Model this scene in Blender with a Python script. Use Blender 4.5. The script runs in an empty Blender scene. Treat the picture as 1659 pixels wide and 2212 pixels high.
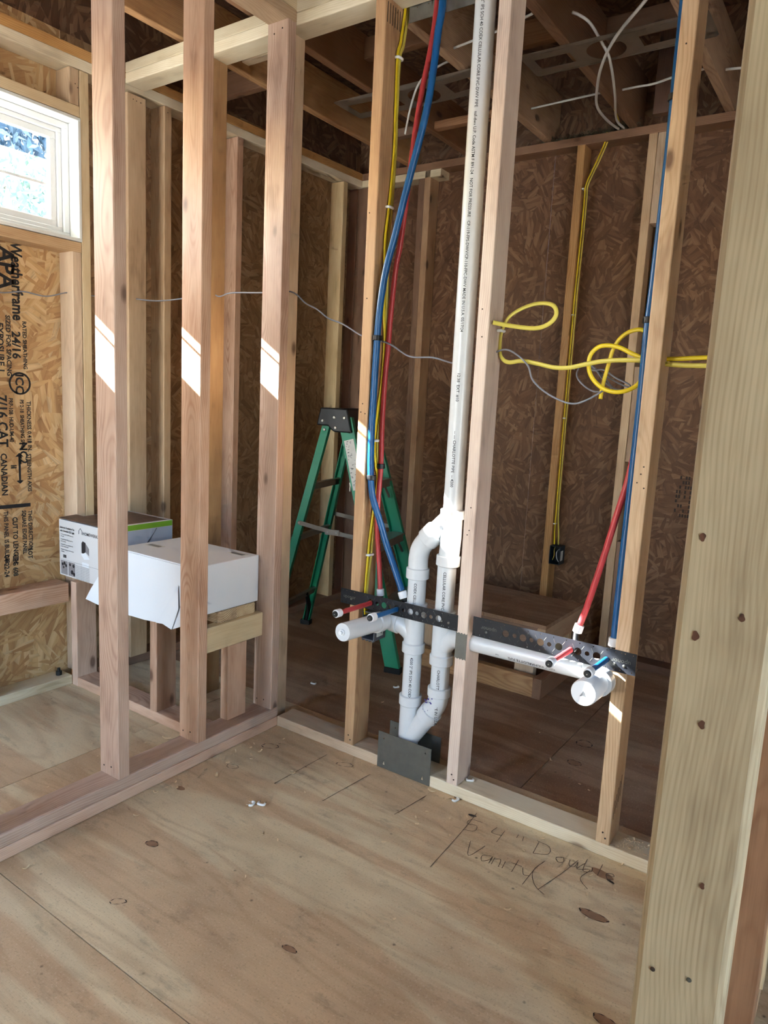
import bpy, bmesh, math, random
from mathutils import Vector, Matrix, Euler
random.seed(7)
PI = math.pi
SC = bpy.context.scene
COL = SC.collection

# ------------------------------------------------------------------ camera
F_PX, YAW, PITCH, ROLL = 1535.69, .600281712, .154699453, .0500293685
cam_d = bpy.data.cameras.new('camera'); cam = bpy.data.objects.new('camera', cam_d); COL.objects.link(cam)
cam_d.sensor_fit = 'HORIZONTAL'; cam_d.sensor_width = 36.0; cam_d.lens = 36.0 * F_PX / 1659.0
cam_d.clip_start = .02; cam_d.clip_end = 300
_f = Vector((-math.sin(YAW) * math.cos(PITCH), math.cos(YAW) * math.cos(PITCH), -math.sin(PITCH)))
_r = Vector((math.cos(YAW), math.sin(YAW), 0)); _u = _r.cross(_f)
_r2 = _r * math.cos(ROLL) + _u * math.sin(ROLL); _u2 = -_r * math.sin(ROLL) + _u * math.cos(ROLL)
cam.matrix_world = Matrix(((_r2.x, _u2.x, -_f.x, 1.694824), (_r2.y, _u2.y, -_f.y, -1.844945), (_r2.z, _u2.z, -_f.z, 1.207664), (0, 0, 0, 1)))
SC.camera = cam

# ------------------------------------------------------------------ light
SUN_DIR = Vector((1, .43, -.645)).normalized()
w = bpy.data.worlds.new('sky'); SC.world = w; w.use_nodes = True
wn = w.node_tree; wn.nodes.clear()
sky = wn.nodes.new('ShaderNodeTexSky'); sky.sky_type = 'NISHITA'; sky.sun_disc = False
sky.sun_elevation = math.asin(-SUN_DIR.z); sky.sun_rotation = math.atan2(-SUN_DIR.x, -SUN_DIR.y); sky.altitude = 200
sky.dust_density = 2.0; sky.air_density = 1.0
hsv = wn.nodes.new('ShaderNodeHueSaturation'); hsv.inputs['Saturation'].default_value = 1.1
bg = wn.nodes.new('ShaderNodeBackground'); bg.inputs[1].default_value = 2.0
wo = wn.nodes.new('ShaderNodeOutputWorld')
wn.links.new(sky.outputs[0], hsv.inputs['Color']); wn.links.new(hsv.outputs[0], bg.inputs[0]); wn.links.new(bg.outputs[0], wo.inputs[0])
sl = bpy.data.lights.new('sun', 'SUN'); sl.energy = 95.0; sl.angle = math.radians(.4); sl.color = (1, .965, .92)
so = bpy.data.objects.new('sun', sl); COL.objects.link(so)
so.rotation_euler = SUN_DIR.to_track_quat('-Z', 'Y').to_euler(); so.location = (-8, -4, 6)
def portal(name, loc, rot, sx, sy):          # guides sampling of the sky through a real opening
    l = bpy.data.lights.new(name, 'AREA'); l.shape = 'RECTANGLE'; l.size = sx; l.size_y = sy; l.cycles.is_portal = True
    o = bpy.data.objects.new(name, l); COL.objects.link(o); o.location = loc; o.rotation_euler = rot
vs = SC.view_settings
vs.view_transform = 'Standard'; vs.look = 'None'; vs.gamma = 1; vs.use_curve_mapping = False; vs.exposure = 0.45
SC.cycles.use_denoising = True
SC.cycles.max_bounces = 7; SC.cycles.diffuse_bounces = 3; SC.cycles.glossy_bounces = 2; SC.cycles.adaptive_threshold = .12; SC.cycles.adaptive_min_samples = 12; SC.cycles.sample_clamp_indirect = 8

# ------------------------------------------------------------------ materials
def S(r, g, b):
    return tuple((c / 255 / 12.92 if c / 255 <= .04045 else ((c / 255 + .055) / 1.055) ** 2.4) for c in (r, g, b)) + (1,)
def D(c, k=.74, v=1.):
    g = .3 * c[0] + .55 * c[1] + .15 * c[2]
    return tuple((g + (x - g) * k) * v for x in c[:3]) + (1,)
class NT:
    def __init__(s, name):
        s.m = bpy.data.materials.new(name); s.m.use_nodes = True; s.t = s.m.node_tree; s.t.nodes.clear()
        s.out = s.n('ShaderNodeOutputMaterial'); s.b = s.n('ShaderNodeBsdfPrincipled'); s.l(s.b.outputs[0], s.out.inputs[0])
    def n(s, t, **k):
        x = s.t.nodes.new(t)
        for a, v in k.items(): setattr(x, a, v)
        return x
    def l(s, a, b): s.t.links.new(a, b)
    def val(s, inp, v):
        if hasattr(v, 'is_output'): s.l(v, inp)
        else: inp.default_value = v
    def math(s, op, a, b=None, c=None, clamp=False):
        x = s.n('ShaderNodeMath', operation=op, use_clamp=clamp); s.val(x.inputs[0], a)
        if b is not None: s.val(x.inputs[1], b)
        if c is not None: s.val(x.inputs[2], c)
        return x.outputs[0]
    def vmath(s, op, a, b=None):
        x = s.n('ShaderNodeVectorMath', operation=op); s.val(x.inputs[0], a)
        if b is not None: s.val(x.inputs[1], b)
        return x.outputs[0]
    def mapr(s, v, a, b, c=0., d=1.):
        x = s.n('ShaderNodeMapRange'); s.val(x.inputs[0], v)
        for i, q in enumerate((a, b, c, d)): x.inputs[i + 1].default_value = q
        return x.outputs[0]
    def mix(s, f, a, b, blend='MIX'):
        x = s.n('ShaderNodeMix', data_type='RGBA', blend_type=blend); s.val(x.inputs[0], f); s.val(x.inputs[6], a); s.val(x.inputs[7], b)
        return x.outputs[2]
    def noise(s, v, scale, detail=3, rough=.5, dist=0.):
        x = s.n('ShaderNodeTexNoise'); s.l(v, x.inputs['Vector']); x.inputs['Scale'].default_value = scale
        x.inputs['Detail'].default_value = detail; x.inputs['Roughness'].default_value = rough; x.inputs['Distortion'].default_value = dist
        return x
    def vor(s, v, scale, feature='F1', rnd=1.):
        x = s.n('ShaderNodeTexVoronoi', feature=feature); s.l(v, x.inputs['Vector']); x.inputs['Scale'].default_value = scale
        x.inputs['Randomness'].default_value = rnd
        return x
    def ramp(s, v, stops):
        x = s.n('ShaderNodeValToRGB'); s.l(v, x.inputs[0]); e = x.color_ramp.elements
        while len(e) < len(stops): e.new(.5)
        for i, (p, c) in enumerate(stops): e[i].position = p; e[i].color = c
        return x.outputs[0]
    def bump(s, h, strength, dist=.002):
        x = s.n('ShaderNodeBump'); x.inputs['Strength'].default_value = strength; x.inputs['Distance'].default_value = dist
        s.l(h, x.inputs['Height']); s.l(x.outputs[0], s.b.inputs['Normal'])
    def objco(s): return s.n('ShaderNodeTexCoord').outputs['Object']

def plain(name, col, rough=.5, metal=0., spec=.5, trans=0., bumpn=0., var=0.):
    t = NT(name); t.b.inputs['Base Color'].default_value = col; t.b.inputs['Roughness'].default_value = rough
    t.b.inputs['Metallic'].default_value = metal; t.b.inputs['Specular IOR Level'].default_value = spec
    t.b.inputs['Transmission Weight'].default_value = trans
    if bumpn or var:
        n = t.noise(t.objco(), 30, 4, .6)
        if var:
            t.l(t.mix(t.mapr(n.outputs[0], .3, .75), col, tuple(c * (1 - var) for c in col[:3]) + (1,)), t.b.inputs['Base Color'])
        if bumpn: t.bump(n.outputs[0], bumpn)
    return t.m

def lumber(name, light, dark, knot, ring=.35, knots=1., vary=.12, rough=.56):
    """sawn softwood, long axis along local Z"""
    light, dark, knot = D(light, .84), D(dark, .86), D(knot)
    t = NT(name); oi = t.n('ShaderNodeObjectInfo')
    rv = t.n('ShaderNodeCombineXYZ')
    t.l(t.math('MULTIPLY', oi.outputs['Random'], 7.31), rv.inputs[0]); t.l(t.math('MULTIPLY', oi.outputs['Random'], 13.7), rv.inputs[1]); t.l(t.math('MULTIPLY', oi.outputs['Random'], 41.3), rv.inputs[2])
    co = t.objco(); p = t.vmath('ADD', co, rv.outputs[0])
    # pith offset per board
    po = t.n('ShaderNodeCombineXYZ')
    t.l(t.mapr(t.math('FRACT', t.math('MULTIPLY', oi.outputs['Random'], 17.3)), 0, 1, -.09, .09), po.inputs[0])
    t.l(t.mapr(t.math('FRACT', t.math('MULTIPLY', oi.outputs['Random'], 29.9)), 0, 1, .02, .11), po.inputs[1])
    q = t.vmath('ADD', co, po.outputs[0])
    wob = t.noise(t.vmath('MULTIPLY', p, (1., 1., .8)), 2.2, 2, .5)
    q2 = t.vmath('ADD', q, t.vmath('MULTIPLY', t.vmath('SUBTRACT', wob.outputs['Color'], (.5, .5, .5)), (.09, .09, 0)))
    sep = t.n('ShaderNodeSeparateXYZ'); t.l(q2, sep.inputs[0])
    rad = t.math('SQRT', t.math('ADD', t.math('POWER', sep.outputs[0], 2.), t.math('POWER', sep.outputs[1], 2.)))
    kn = t.vor(t.vmath('MULTIPLY', p, (7.5, 7.5, 3.6)), 1.)
    kd = kn.outputs['Distance']
    kin = t.mapr(kd, .06, .115, 1., 0.)                       # knot core
    khalo = t.mapr(kd, .06, .34, 1., 0.)
    rings = t.math('SINE', t.math('ADD', t.math('MULTIPLY', rad, 1150.), t.math('MULTIPLY', khalo, 9.)))
    rr = t.math('MULTIPLY', t.math('POWER', t.mapr(rings, -1, 1), 2.2), t.mapr(wob.outputs[0], .3, .65, .25, 1.1))
    fib = t.noise(t.vmath('MULTIPLY', p, (420, 420, 9)), 1., 2, .6).outputs[0]
    blot = t.noise(t.vmath('MULTIPLY', p, (14, 14, 4)), 1., 3, .65).outputs[0]
    f = t.math('ADD', t.math('MULTIPLY', rr, ring), t.math('ADD', t.mapr(fib, .35, .7, 0, .28), t.mapr(blot, .35, .7, -.12, .4)), clamp=True)
    c = t.mix(f, light, dark)
    c = t.mix(t.math('MULTIPLY', t.math('MULTIPLY', khalo, khalo), .38 * knots), c, tuple(x * .72 for x in dark[:3]) + (1,))
    c = t.mix(t.math('MULTIPLY', kin, .75 * knots, clamp=True), c, knot)
    hv = t.n('ShaderNodeHueSaturation'); t.l(c, hv.inputs['Color'])
    t.l(t.mapr(oi.outputs['Random'], 0, 1, 1 - vary, 1 + vary), hv.inputs['Value'])
    t.l(t.mapr(t.math('FRACT', t.math('MULTIPLY', oi.outputs['Random'], 53.)), 0, 1, .8, 1.15), hv.inputs['Saturation'])
    # handling dirt
    c2 = t.mix(t.mapr(blot, .6, .78, 0, .3), hv.outputs[0], S(92, 76, 62))
    t.l(c2, t.b.inputs['Base Color'])
    t.b.inputs['Roughness'].default_value = rough; t.b.inputs['Specular IOR Level'].default_value = .5
    return t.m

def osb(name, cols, dark, scale=1., dim=1.):
    """oriented strand board in the local XY plane: random strands, layered"""
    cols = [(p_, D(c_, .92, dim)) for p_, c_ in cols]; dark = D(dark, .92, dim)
    t = NT(name); oi = t.n('ShaderNodeObjectInfo'); co = t.objco()
    off = t.n('ShaderNodeCombineXYZ'); t.l(t.math('MULTIPLY', oi.outputs['Random'], 31.), off.inputs[0]); t.l(t.math('MULTIPLY', oi.outputs['Random'], 17.), off.inputs[1])
    fl = t.vmath('MULTIPLY', co, (1, 1, 0)); p = t.vmath('ADD', fl, off.outputs[0])
    res = None; hs = None
    for i, (cs, ang, sx, sy) in enumerate(((5.5 * scale, 4.2, 6.5 * scale, 40. * scale), (10. * scale, 6.2, 11. * scale, 66. * scale))):
        pj = t.vmath('ADD', p, (3.7 * i, 8.3 * i, 0))
        v = t.vor(pj, cs)
        sc = t.n('ShaderNodeSeparateColor'); t.l(v.outputs['Color'], sc.inputs[0])
        rot = t.n('ShaderNodeVectorRotate', rotation_type='Z_AXIS'); t.l(pj, rot.inputs['Vector'])
        t.l(t.math('MULTIPLY', t.math('SUBTRACT', sc.outputs[0], .5), ang), rot.inputs['Angle'])
        st = t.vmath('MULTIPLY', rot.outputs[0], (sx, sy, 1))
        v2 = t.vor(st, 1.)
        s2 = t.n('ShaderNodeSeparateColor'); t.l(v2.outputs['Color'], s2.inputs[0])
        fib = t.noise(t.vmath('MULTIPLY', rot.outputs[0], (14, 330, 1)), 1., 1, .6).outputs[0]
        cc = t.ramp(t.math('ADD', t.math('MULTIPLY', s2.outputs[0], .82), t.mapr(fib, .3, .7, 0, .2)), cols)
        edge = t.mapr(v2.outputs['Distance'], .5, .95, 0., .42)
        cc = t.mix(edge, cc, dark)
        h = t.math('ADD', s2.outputs[1], t.math('MULTIPLY', fib, .25))
        if res is None: res, hs = cc, h
        else:
            m = t.math('GREATER_THAN', s2.outputs[2], .45 if i == 1 else .6)
            res = t.mix(m, res, cc); x = t.n('ShaderNodeMix', data_type='FLOAT'); t.l(m, x.inputs[0]); t.l(hs, x.inputs[2]); t.l(h, x.inputs[3]); hs = x.outputs[0]
    bl = t.noise(p, 3.5, 2, .6).outputs[0]
    res = t.mix(t.mapr(bl, .35, .7, 0, .3), res, dark)
    t.l(res, t.b.inputs['Base Color']); t.b.inputs['Roughness'].default_value = .62; t.b.inputs['Specular IOR Level'].default_value = .4
    return t.m

def plywood(name, c1, c2, c3, dirt=.3):
    c1, c2, c3 = D(c1, .95), D(c2, .95), D(c3, .95)
    t = NT(name); oi = t.n('ShaderNodeObjectInfo'); co = t.objco()
    off = t.n('ShaderNodeCombineXYZ'); t.l(t.math('MULTIPLY', oi.outputs['Random'], 9.), off.inputs[1]); t.l(t.math('MULTIPLY', oi.outputs['Random'], 5.), off.inputs[0])
    p = t.vmath('ADD', co, off.outputs[0])
    n1 = t.noise(t.vmath('MULTIPLY', p, (.75, 4.2, 1)), 1., 3, .5, .6).outputs[0]
    band = t.mapr(t.math('SINE', t.math('MULTIPLY', n1, 62.)), -1, 1)
    broad = t.mapr(t.noise(t.vmath('MULTIPLY', p, (.8, 5., 1)), 1., 4, .55, 1.2).outputs[0], .46, .54)
    fib = t.noise(t.vmath('MULTIPLY', p, (14, 520, 1)), 1., 2, .6).outputs[0]
    c = t.mix(t.math('MULTIPLY', broad, .8), c1, c2)
    c = t.mix(t.math('MULTIPLY', t.math('POWER', band, 3.), .28), c, c3)
    c = t.mix(t.mapr(fib, .4, .75, 0, .22), c, c3)
    d = t.noise(p, 2.3, 4, .7).outputs[0]
    c = t.mix(t.mapr(d, .45, .75, 0, dirt), c, S(112, 92, 74))
    sp = t.vor(p, 17.); c = t.mix(t.math('MULTIPLY', t.mapr(sp.outputs['Distance'], .02, .09, .8, 0), t.mapr(d, .5, .56)), c, S(84, 64, 50))
    grit = t.noise(p, 190., 2, .7).outputs[0]; c = t.mix(t.mapr(grit, .58, .74, 0, .5), c, S(232, 212, 180)); c = t.mix(t.mapr(grit, .42, .28, 0, .35), c, S(120, 94, 70))
    scuff = t.noise(t.vmath('MULTIPLY', p, (7, 18, 1)), 1., 4, .75).outputs[0]; c = t.mix(t.mapr(scuff, .56, .78, 0, .5), c, S(100, 84, 68))
    t.l(c, t.b.inputs['Base Color']); t.b.inputs['Roughness'].default_value = .6; t.b.inputs['Specular IOR Level'].default_value = .4
    return t.m

M = {}
M['pink'] = lumber('fir_pink', S(222, 184, 154), S(178, 126, 94), S(92, 52, 32), .42)
M['blush'] = lumber('fir_blush', S(232, 206, 180), S(200, 160, 134), S(110, 66, 44), .38)
M['tan'] = lumber('fir_tan', S(220, 188, 146), S(180, 136, 92), S(100, 60, 34), .35)
M['pale'] = lumber('spruce_pale', S(232, 208, 162), S(200, 164, 112), S(110, 72, 44), .3)
M['white'] = lumber('spruce_white', S(236, 222, 190), S(206, 182, 138), S(120, 84, 54), .35)
M['old'] = lumber('aged_fir', S(206, 160, 104), S(158, 106, 58), S(70, 40, 22), .4)
M['brown'] = lumber('aged_brown', S(162, 118, 82), S(122, 80, 50), S(60, 34, 22), .4)
M['red'] = lumber('fir_red', S(178, 126, 98), S(134, 84, 62), S(76, 40, 28), .35)
M['treated'] = lumber('pine_greenish', S(192, 176, 142), S(150, 130, 98), S(96, 66, 48), .4, .8, .02)
M['endgrain'] = lumber('pine_endgrain', S(238, 214, 166), S(150, 104, 60), S(110, 72, 44), .75)
M['dark'] = lumber('attic_wood', S(124, 84, 58), S(90, 58, 38), S(44, 26, 18), .3)
M['osb_new'] = osb('osb_new', [(0., S(170, 124, 78)), (.3, S(200, 156, 102)), (.6, S(218, 180, 124)), (.85, S(230, 200, 148)), (1., S(186, 162, 128))], S(140, 100, 62))
M['osb_shaded'] = osb('osb_shaded', [(0., S(134, 98, 64)), (.35, S(162, 124, 84)), (.65, S(178, 140, 98)), (.9, S(192, 158, 118)), (1., S(146, 124, 100))], S(108, 78, 52), 1., .88)  # near board colour darkened: light falloff painted into the far sheets
M['osb_old'] = osb('osb_old', [(0., S(104, 70, 46)), (.35, S(122, 84, 54)), (.65, S(138, 98, 66)), (.9, S(160, 120, 84)), (1., S(118, 92, 72))], S(86, 56, 40), 1.15, .95)
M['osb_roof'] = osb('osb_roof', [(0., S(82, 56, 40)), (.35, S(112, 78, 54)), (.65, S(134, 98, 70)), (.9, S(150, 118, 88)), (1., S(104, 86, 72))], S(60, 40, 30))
M['ply'] = plywood('plywood_floor', S(232, 210, 168), S(216, 180, 138), S(176, 138, 98), .26)
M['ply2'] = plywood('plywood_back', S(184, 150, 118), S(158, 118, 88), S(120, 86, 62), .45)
M['knot'] = plain('plywood_knot', S(170, 130, 98), .7, var=.3)
M['knot_dark'] = plain('knot_rim', S(62, 48, 40), .8)
M['pencil'] = plain('pencil_mark', S(104, 88, 74), .8)
M['pvc'] = plain('pvc_white', S(222, 226, 228), .25, var=.05)
M['pvc_cap'] = plain('pvc_cap', S(240, 242, 244), .35)
M['ink'] = plain('print_ink', S(28, 30, 36), .6)
M['ink_soft'] = plain('print_ink_grey', S(92, 94, 98), .6)
M['primer'] = plain('purple_primer', S(62, 44, 132), .5)
M['pexred'] = plain('pex_red', S(188, 62, 66), .34)
M['pexblue'] = plain('pex_blue', S(18, 86, 142), .3)
M['ring'] = plain('pex_ring', S(236, 238, 242), .35)
M['black'] = plain('black_plastic', S(22, 22, 25), .45)
M['rubber'] = plain('black_rubber', S(14, 14, 16), .7)
M['blackmetal'] = plain('bracket_black', S(26, 28, 34), .42, .0, .35)
M['galv'] = plain('galvanised', S(150, 152, 150), .42, .9, var=.25)
M['galv_dark'] = plain('galvanised_plate', S(122, 122, 116), .5, .85, var=.2)
M['pan'] = plain('pan_metal', S(150, 140, 128), .45, .6, var=.15)
M['alu'] = plain('aluminium', S(170, 166, 156), .4, .85, var=.15)
M['green'] = plain('ladder_green', S(10, 138, 100), .38, bumpn=.05)
M['label'] = plain('sticker_white', S(224, 226, 220), .5, var=.2)
M['yellow'] = plain('cable_yellow', S(236, 208, 36), .4)
M['yellowpale'] = plain('cable_pale_yellow', S(222, 206, 92), .42)
M['gray'] = plain('wire_grey', S(138, 140, 150), .4)
M['whitecable'] = plain('cable_white', S(226, 226, 222), .4)
M['staple'] = plain('staple_white', S(240, 240, 236), .4)
M['nail'] = plain('nail_steel', S(130, 124, 112), .4, .9)
M['vinyl'] = plain('vinyl_white', S(238, 240, 240), .3)
M['jamb'] = plain('jamb_white', S(232, 234, 230), .5, var=.05)
M['glass'] = None
t = NT('window_glass'); t.t.nodes.remove(t.b)
tr = t.n('ShaderNodeBsdfTransparent'); gl = t.n('ShaderNodeBsdfGlossy'); gl.inputs['Roughness'].default_value = .02
mx = t.n('ShaderNodeMixShader'); mx.inputs[0].default_value = .06; tr.inputs[0].default_value = (.93, .96, .97, 1)
t.l(tr.outputs[0], mx.inputs[1]); t.l(gl.outputs[0], mx.inputs[2]); t.l(mx.outputs[0], t.out.inputs[0]); M['glass'] = t.m
M['box_white'] = plain('carton_white', S(230, 234, 238), .4)
M['box_print'] = plain('carton_grey_white', S(214, 213, 212), .5)
M['box_top'] = plain('carton_photo_brown', S(126, 98, 82), .5, var=.5)
M['box_green'] = plain('carton_green_band', S(122, 178, 50), .5)
M['box_blue'] = plain('carton_photo_blue', S(176, 190, 212), .45)
M['box_slate'] = plain('carton_photo_slate', S(98, 104, 122), .45)
M['photo_dark'] = plain('carton_photo_dark', S(40, 38, 42), .5)
M['photo_grey'] = plain('carton_photo_grey', S(150, 146, 148), .5, var=.4)
M['tape'] = plain('clear_tape', S(236, 240, 244), .12)
M['chip'] = plain('wood_chip', S(232, 206, 164), .7)
M['dust'] = plain('attic_dust', S(104, 96, 74), .9, var=.4)
M['navy'] = plain('outlet_box_navy', S(18, 34, 44), .4)
M['greybox'] = plain('outlet_box_grey', S(92, 94, 98), .5)
M['siding'] = plain('white_siding', S(226, 228, 226), .7)
M['roofing'] = plain('shingle_grey', S(120, 118, 120), .9)
M['leaf'] = plain('leaf_blue_green', S(60, 84, 104), .6)
M['leaf2'] = plain('leaf_green', S(120, 140, 124), .6)
M['bark'] = plain('bark', S(96, 84, 74), .9)
M['ground'] = plain('gravel_ground', S(176, 176, 170), .95, var=.2)
M['blueoval'] = plain('emblem_blue', S(36, 48, 140), .4)

# ------------------------------------------------------------------ object helpers
def pmat(p):
    m = Matrix.Identity(4)
    while p is not None: m = p.matrix_basis @ m; p = p.parent
    return m
def link(o, par=None, world=None):
    COL.objects.link(o)
    if world is not None: o.location = Vector(world)
    if par:
        if world is not None: o.matrix_basis = pmat(par).inverted() @ o.matrix_basis
        o.parent = par
    return o
def tag(o, label=None, cat=None, group=None, kind=None):
    if label: o['label'] = label
    if cat: o['category'] = cat
    if group: o['group'] = group
    if kind: o['kind'] = kind
    return o
def thing(name, loc, label, cat, group=None, kind=None):
    o = bpy.data.objects.new(name, None); o.empty_display_size = .05; link(o, None, loc); return tag(o, label, cat, group, kind)
def meshobj(name, verts, faces, mat, par=None, smooth=False, world=(0, 0, 0)):
    """verts in world coordinates unless world is given as their own origin"""
    me = bpy.data.meshes.new(name); me.from_pydata([tuple(v) for v in verts], [], faces); me.validate(); me.update()
    if smooth: me.shade_smooth()
    if mat: me.materials.append(M[mat] if isinstance(mat, str) else mat)
    o = bpy.data.objects.new(name, me); return link(o, par, world)
def centred(name, verts, faces, mat, par=None, smooth=False):
    vs_ = [Vector(v) for v in verts]
    lo = Vector((min(v.x for v in vs_), min(v.y for v in vs_), min(v.z for v in vs_))); hi = Vector((max(v.x for v in vs_), max(v.y for v in vs_), max(v.z for v in vs_)))
    c = Vector(((lo.x + hi.x) / 2, (lo.y + hi.y) / 2, lo.z))
    return meshobj(name, [v - c for v in vs_], faces, mat, par, smooth, c)
def bmobj(name, bm, mat, par=None, world=(0, 0, 0), smooth=False):
    me = bpy.data.meshes.new(name); bm.normal_update(); bm.to_mesh(me); bm.free()
    if smooth: me.shade_smooth()
    if mat: me.materials.append(M[mat])
    return link(bpy.data.objects.new(name, me), par, world)
_bc = {}
def boxmesh(sx, sy, sz, bev, mat):
    k = (round(sx, 4), round(sy, 4), round(sz, 4), bev, mat)
    if k in _bc: return _bc[k]
    bm = bmesh.new(); bmesh.ops.create_cube(bm, size=1); bmesh.ops.scale(bm, vec=(sx, sy, sz), verts=bm.verts)
    if bev:
        es = [e for e in bm.edges if abs((e.verts[0].co - e.verts[1].co).normalized().z) > .9] if bev > 0 else list(bm.edges)
        bmesh.ops.bevel(bm, geom=es, offset=abs(bev), segments=2, profile=.5, affect='EDGES')
    me = bpy.data.meshes.new('box'); bm.to_mesh(me); bm.free(); me.materials.append(M[mat]); _bc[k] = me
    return me
def lum(name, lo, hi, mat, par, bev=.003):
    """a piece of lumber or board between two corners; its long axis is the mesh's local Z"""
    d = [hi[i] - lo[i] for i in range(3)]; c = [(hi[i] + lo[i]) / 2 for i in range(3)]; ax = d.index(max(d))
    if ax == 2: s = (d[0], d[1], d[2]); r = (0, 0, 0)
    elif ax == 0: s = (d[2], d[1], d[0]); r = (0, PI / 2, 0)
    else: s = (d[0], d[2], d[1]); r = (-PI / 2, 0, 0)
    o = bpy.data.objects.new(name, boxmesh(*s, bev, mat)); o.rotation_euler = r
    return link(o, par, c)
def board(name, lo, hi, mat, par):
    """sheet goods: local XY plane is the face. thin axis decides the orientation"""
    d = [hi[i] - lo[i] for i in range(3)]; c = [(hi[i] + lo[i]) / 2 for i in range(3)]; ax = d.index(min(d))
    if ax == 2: s = tuple(d); r = (0, 0, 0)
    elif ax == 1: s = (d[0], d[2], d[1]); r = (PI / 2, 0, 0)
    else: s = (d[1], d[2], d[0]); r = (PI / 2, 0, PI / 2)
    o = bpy.data.objects.new(name, boxmesh(*s, 0, mat)); o.rotation_euler = r
    return link(o, par, c)
def bx(name, lo, hi, mat, par=None, bev=0.):
    d = [hi[i] - lo[i] for i in range(3)]; c = [(hi[i] + lo[i]) / 2 for i in range(3)]
    return link(bpy.data.objects.new(name, boxmesh(*d, -bev if bev else 0, mat)), par, c)
def smooth_path(pts, k=6):
    """Catmull-Rom through the points"""
    P = [Vector(p) for p in pts]; out = []
    for i in range(len(P) - 1):
        a = P[max(i - 1, 0)]; b = P[i]; c = P[i + 1]; d = P[min(i + 2, len(P) - 1)]
        for j in range(k):
            s = j / k
            out.append(.5 * ((2 * b) + (c - a) * s + (2 * a - 5 * b + 4 * c - d) * s * s + (3 * b - a - 3 * c + d) * s ** 3))
    out.append(P[-1]); return out
def sweep_geo(path, rad, n=12, flat=1., caps=True, up=None):
    P = [Vector(p) for p in path]; vs_, fs = [], []
    T = []
    for i in range(len(P)):
        d = (P[min(i + 1, len(P) - 1)] - P[max(i - 1, 0)])
        if d.length < 1e-9: d = T[-1] if T else Vector((0, 0, 1))
        T.append(d.normalized())
    N = Vector(up) if up else T[0].orthogonal(); N = (N - T[0] * N.dot(T[0])).normalized()
    for i, p in enumerate(P):
        if i:
            q = T[i - 1].rotation_difference(T[i]); N = q @ N; N = (N - T[i] * N.dot(T[i])).normalized()
        B = T[i].cross(N); r = rad[i] if isinstance(rad, (list, tuple)) else rad
        for k in range(n):
            a = 2 * PI * k / n; vs_.append(p + N * (r * flat * math.cos(a)) + B * (r * math.sin(a)))
    for i in range(len(P) - 1):
        for k in range(n):
            a = i * n + k; b = i * n + (k + 1) % n; fs.append((a, b, b + n, a + n))
    if caps:
        fs.append(tuple(range(n - 1, -1, -1))); m = (len(P) - 1) * n; fs.append(tuple(m + k for k in range(n)))
    return vs_, fs
def sweep(name, path, rad, mat, par=None, n=12, flat=1., up=None, smooth=True):
    v, f = sweep_geo(path, rad, n, flat, True, up); o = centred(name, v, f, mat, par, smooth)
    if smooth:
        md = o.modifiers.new('es', 'EDGE_SPLIT'); md.split_angle = math.radians(40)
    return o
def lathe(name, a, b, prof, mat, par=None, n=20):
    """prof: (t along a->b in metres, radius)"""
    a = Vector(a); d = (Vector(b) - a).normalized()
    return sweep(name, [a + d * t for t, _ in prof], [max(r, 1e-4) for _, r in prof], mat, par, n)
def lathe_pts(a, b, prof, n=20):
    # repeated positions allowed: build rings with fixed axis
    a = Vector(a); d = (Vector(b) - a).normalized(); N = d.orthogonal().normalized(); B = d.cross(N); v, f = [], []
    for t_, r in prof:
        for k in range(n):
            an = 2 * PI * k / n; v.append(a + d * t_ + N * (r * math.cos(an)) + B * (r * math.sin(an)))
    for i in range(len(prof) - 1):
        for k in range(n):
            p = i * n + k; q = i * n + (k + 1) % n; f.append((p, q, q + n, p + n))
    f.append(tuple(range(n - 1, -1, -1))); m = (len(prof) - 1) * n; f.append(tuple(m + k for k in range(n)))
    return v, f
def turned(name, a, b, prof, mat, par=None, n=20):
    v, f = lathe_pts(a, b, prof, n); o = centred(name, v, f, mat, par, True)
    md = o.modifiers.new('es', 'EDGE_SPLIT'); md.split_angle = math.radians(35); return o
def plate_holes(name, outer, holes, th, mat, par, frame):
    """flat plate with holes; outlines in 2D (u,v), frame(u,v,w) -> world"""
    bm = bmesh.new(); es = []
    for loop in [outer] + holes:
        vv = [bm.verts.new((u, v, 0)) for u, v in loop]
        es += [bm.edges.new((vv[i], vv[(i + 1) % len(vv)])) for i in range(len(vv))]
    r = bmesh.ops.triangle_fill(bm, use_beauty=True, use_dissolve=False, edges=es)
    fs = [g for g in r['geom'] if isinstance(g, bmesh.types.BMFace)]
    e = bmesh.ops.extrude_face_region(bm, geom=fs)
    bmesh.ops.translate(bm, vec=(0, 0, th), verts=[g for g in e['geom'] if isinstance(g, bmesh.types.BMVert)])
    bmesh.ops.recalc_face_normals(bm, faces=bm.faces)
    vs_ = [frame(v.co.x, v.co.y, v.co.z) for v in bm.verts]; bm.verts.index_update()
    fc = [tuple(v.index for v in f.verts) for f in bm.faces]; bm.free()
    return centred(name, vs_, fc, mat, par)
def circ(u, v, r, n=16): return [(u + r * math.cos(2 * PI * k / n), v + r * math.sin(2 * PI * k / n)) for k in range(n)]
def rect(u0, v0, u1, v1): return [(u0, v0), (u1, v0), (u1, v1), (u0, v1)]
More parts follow.
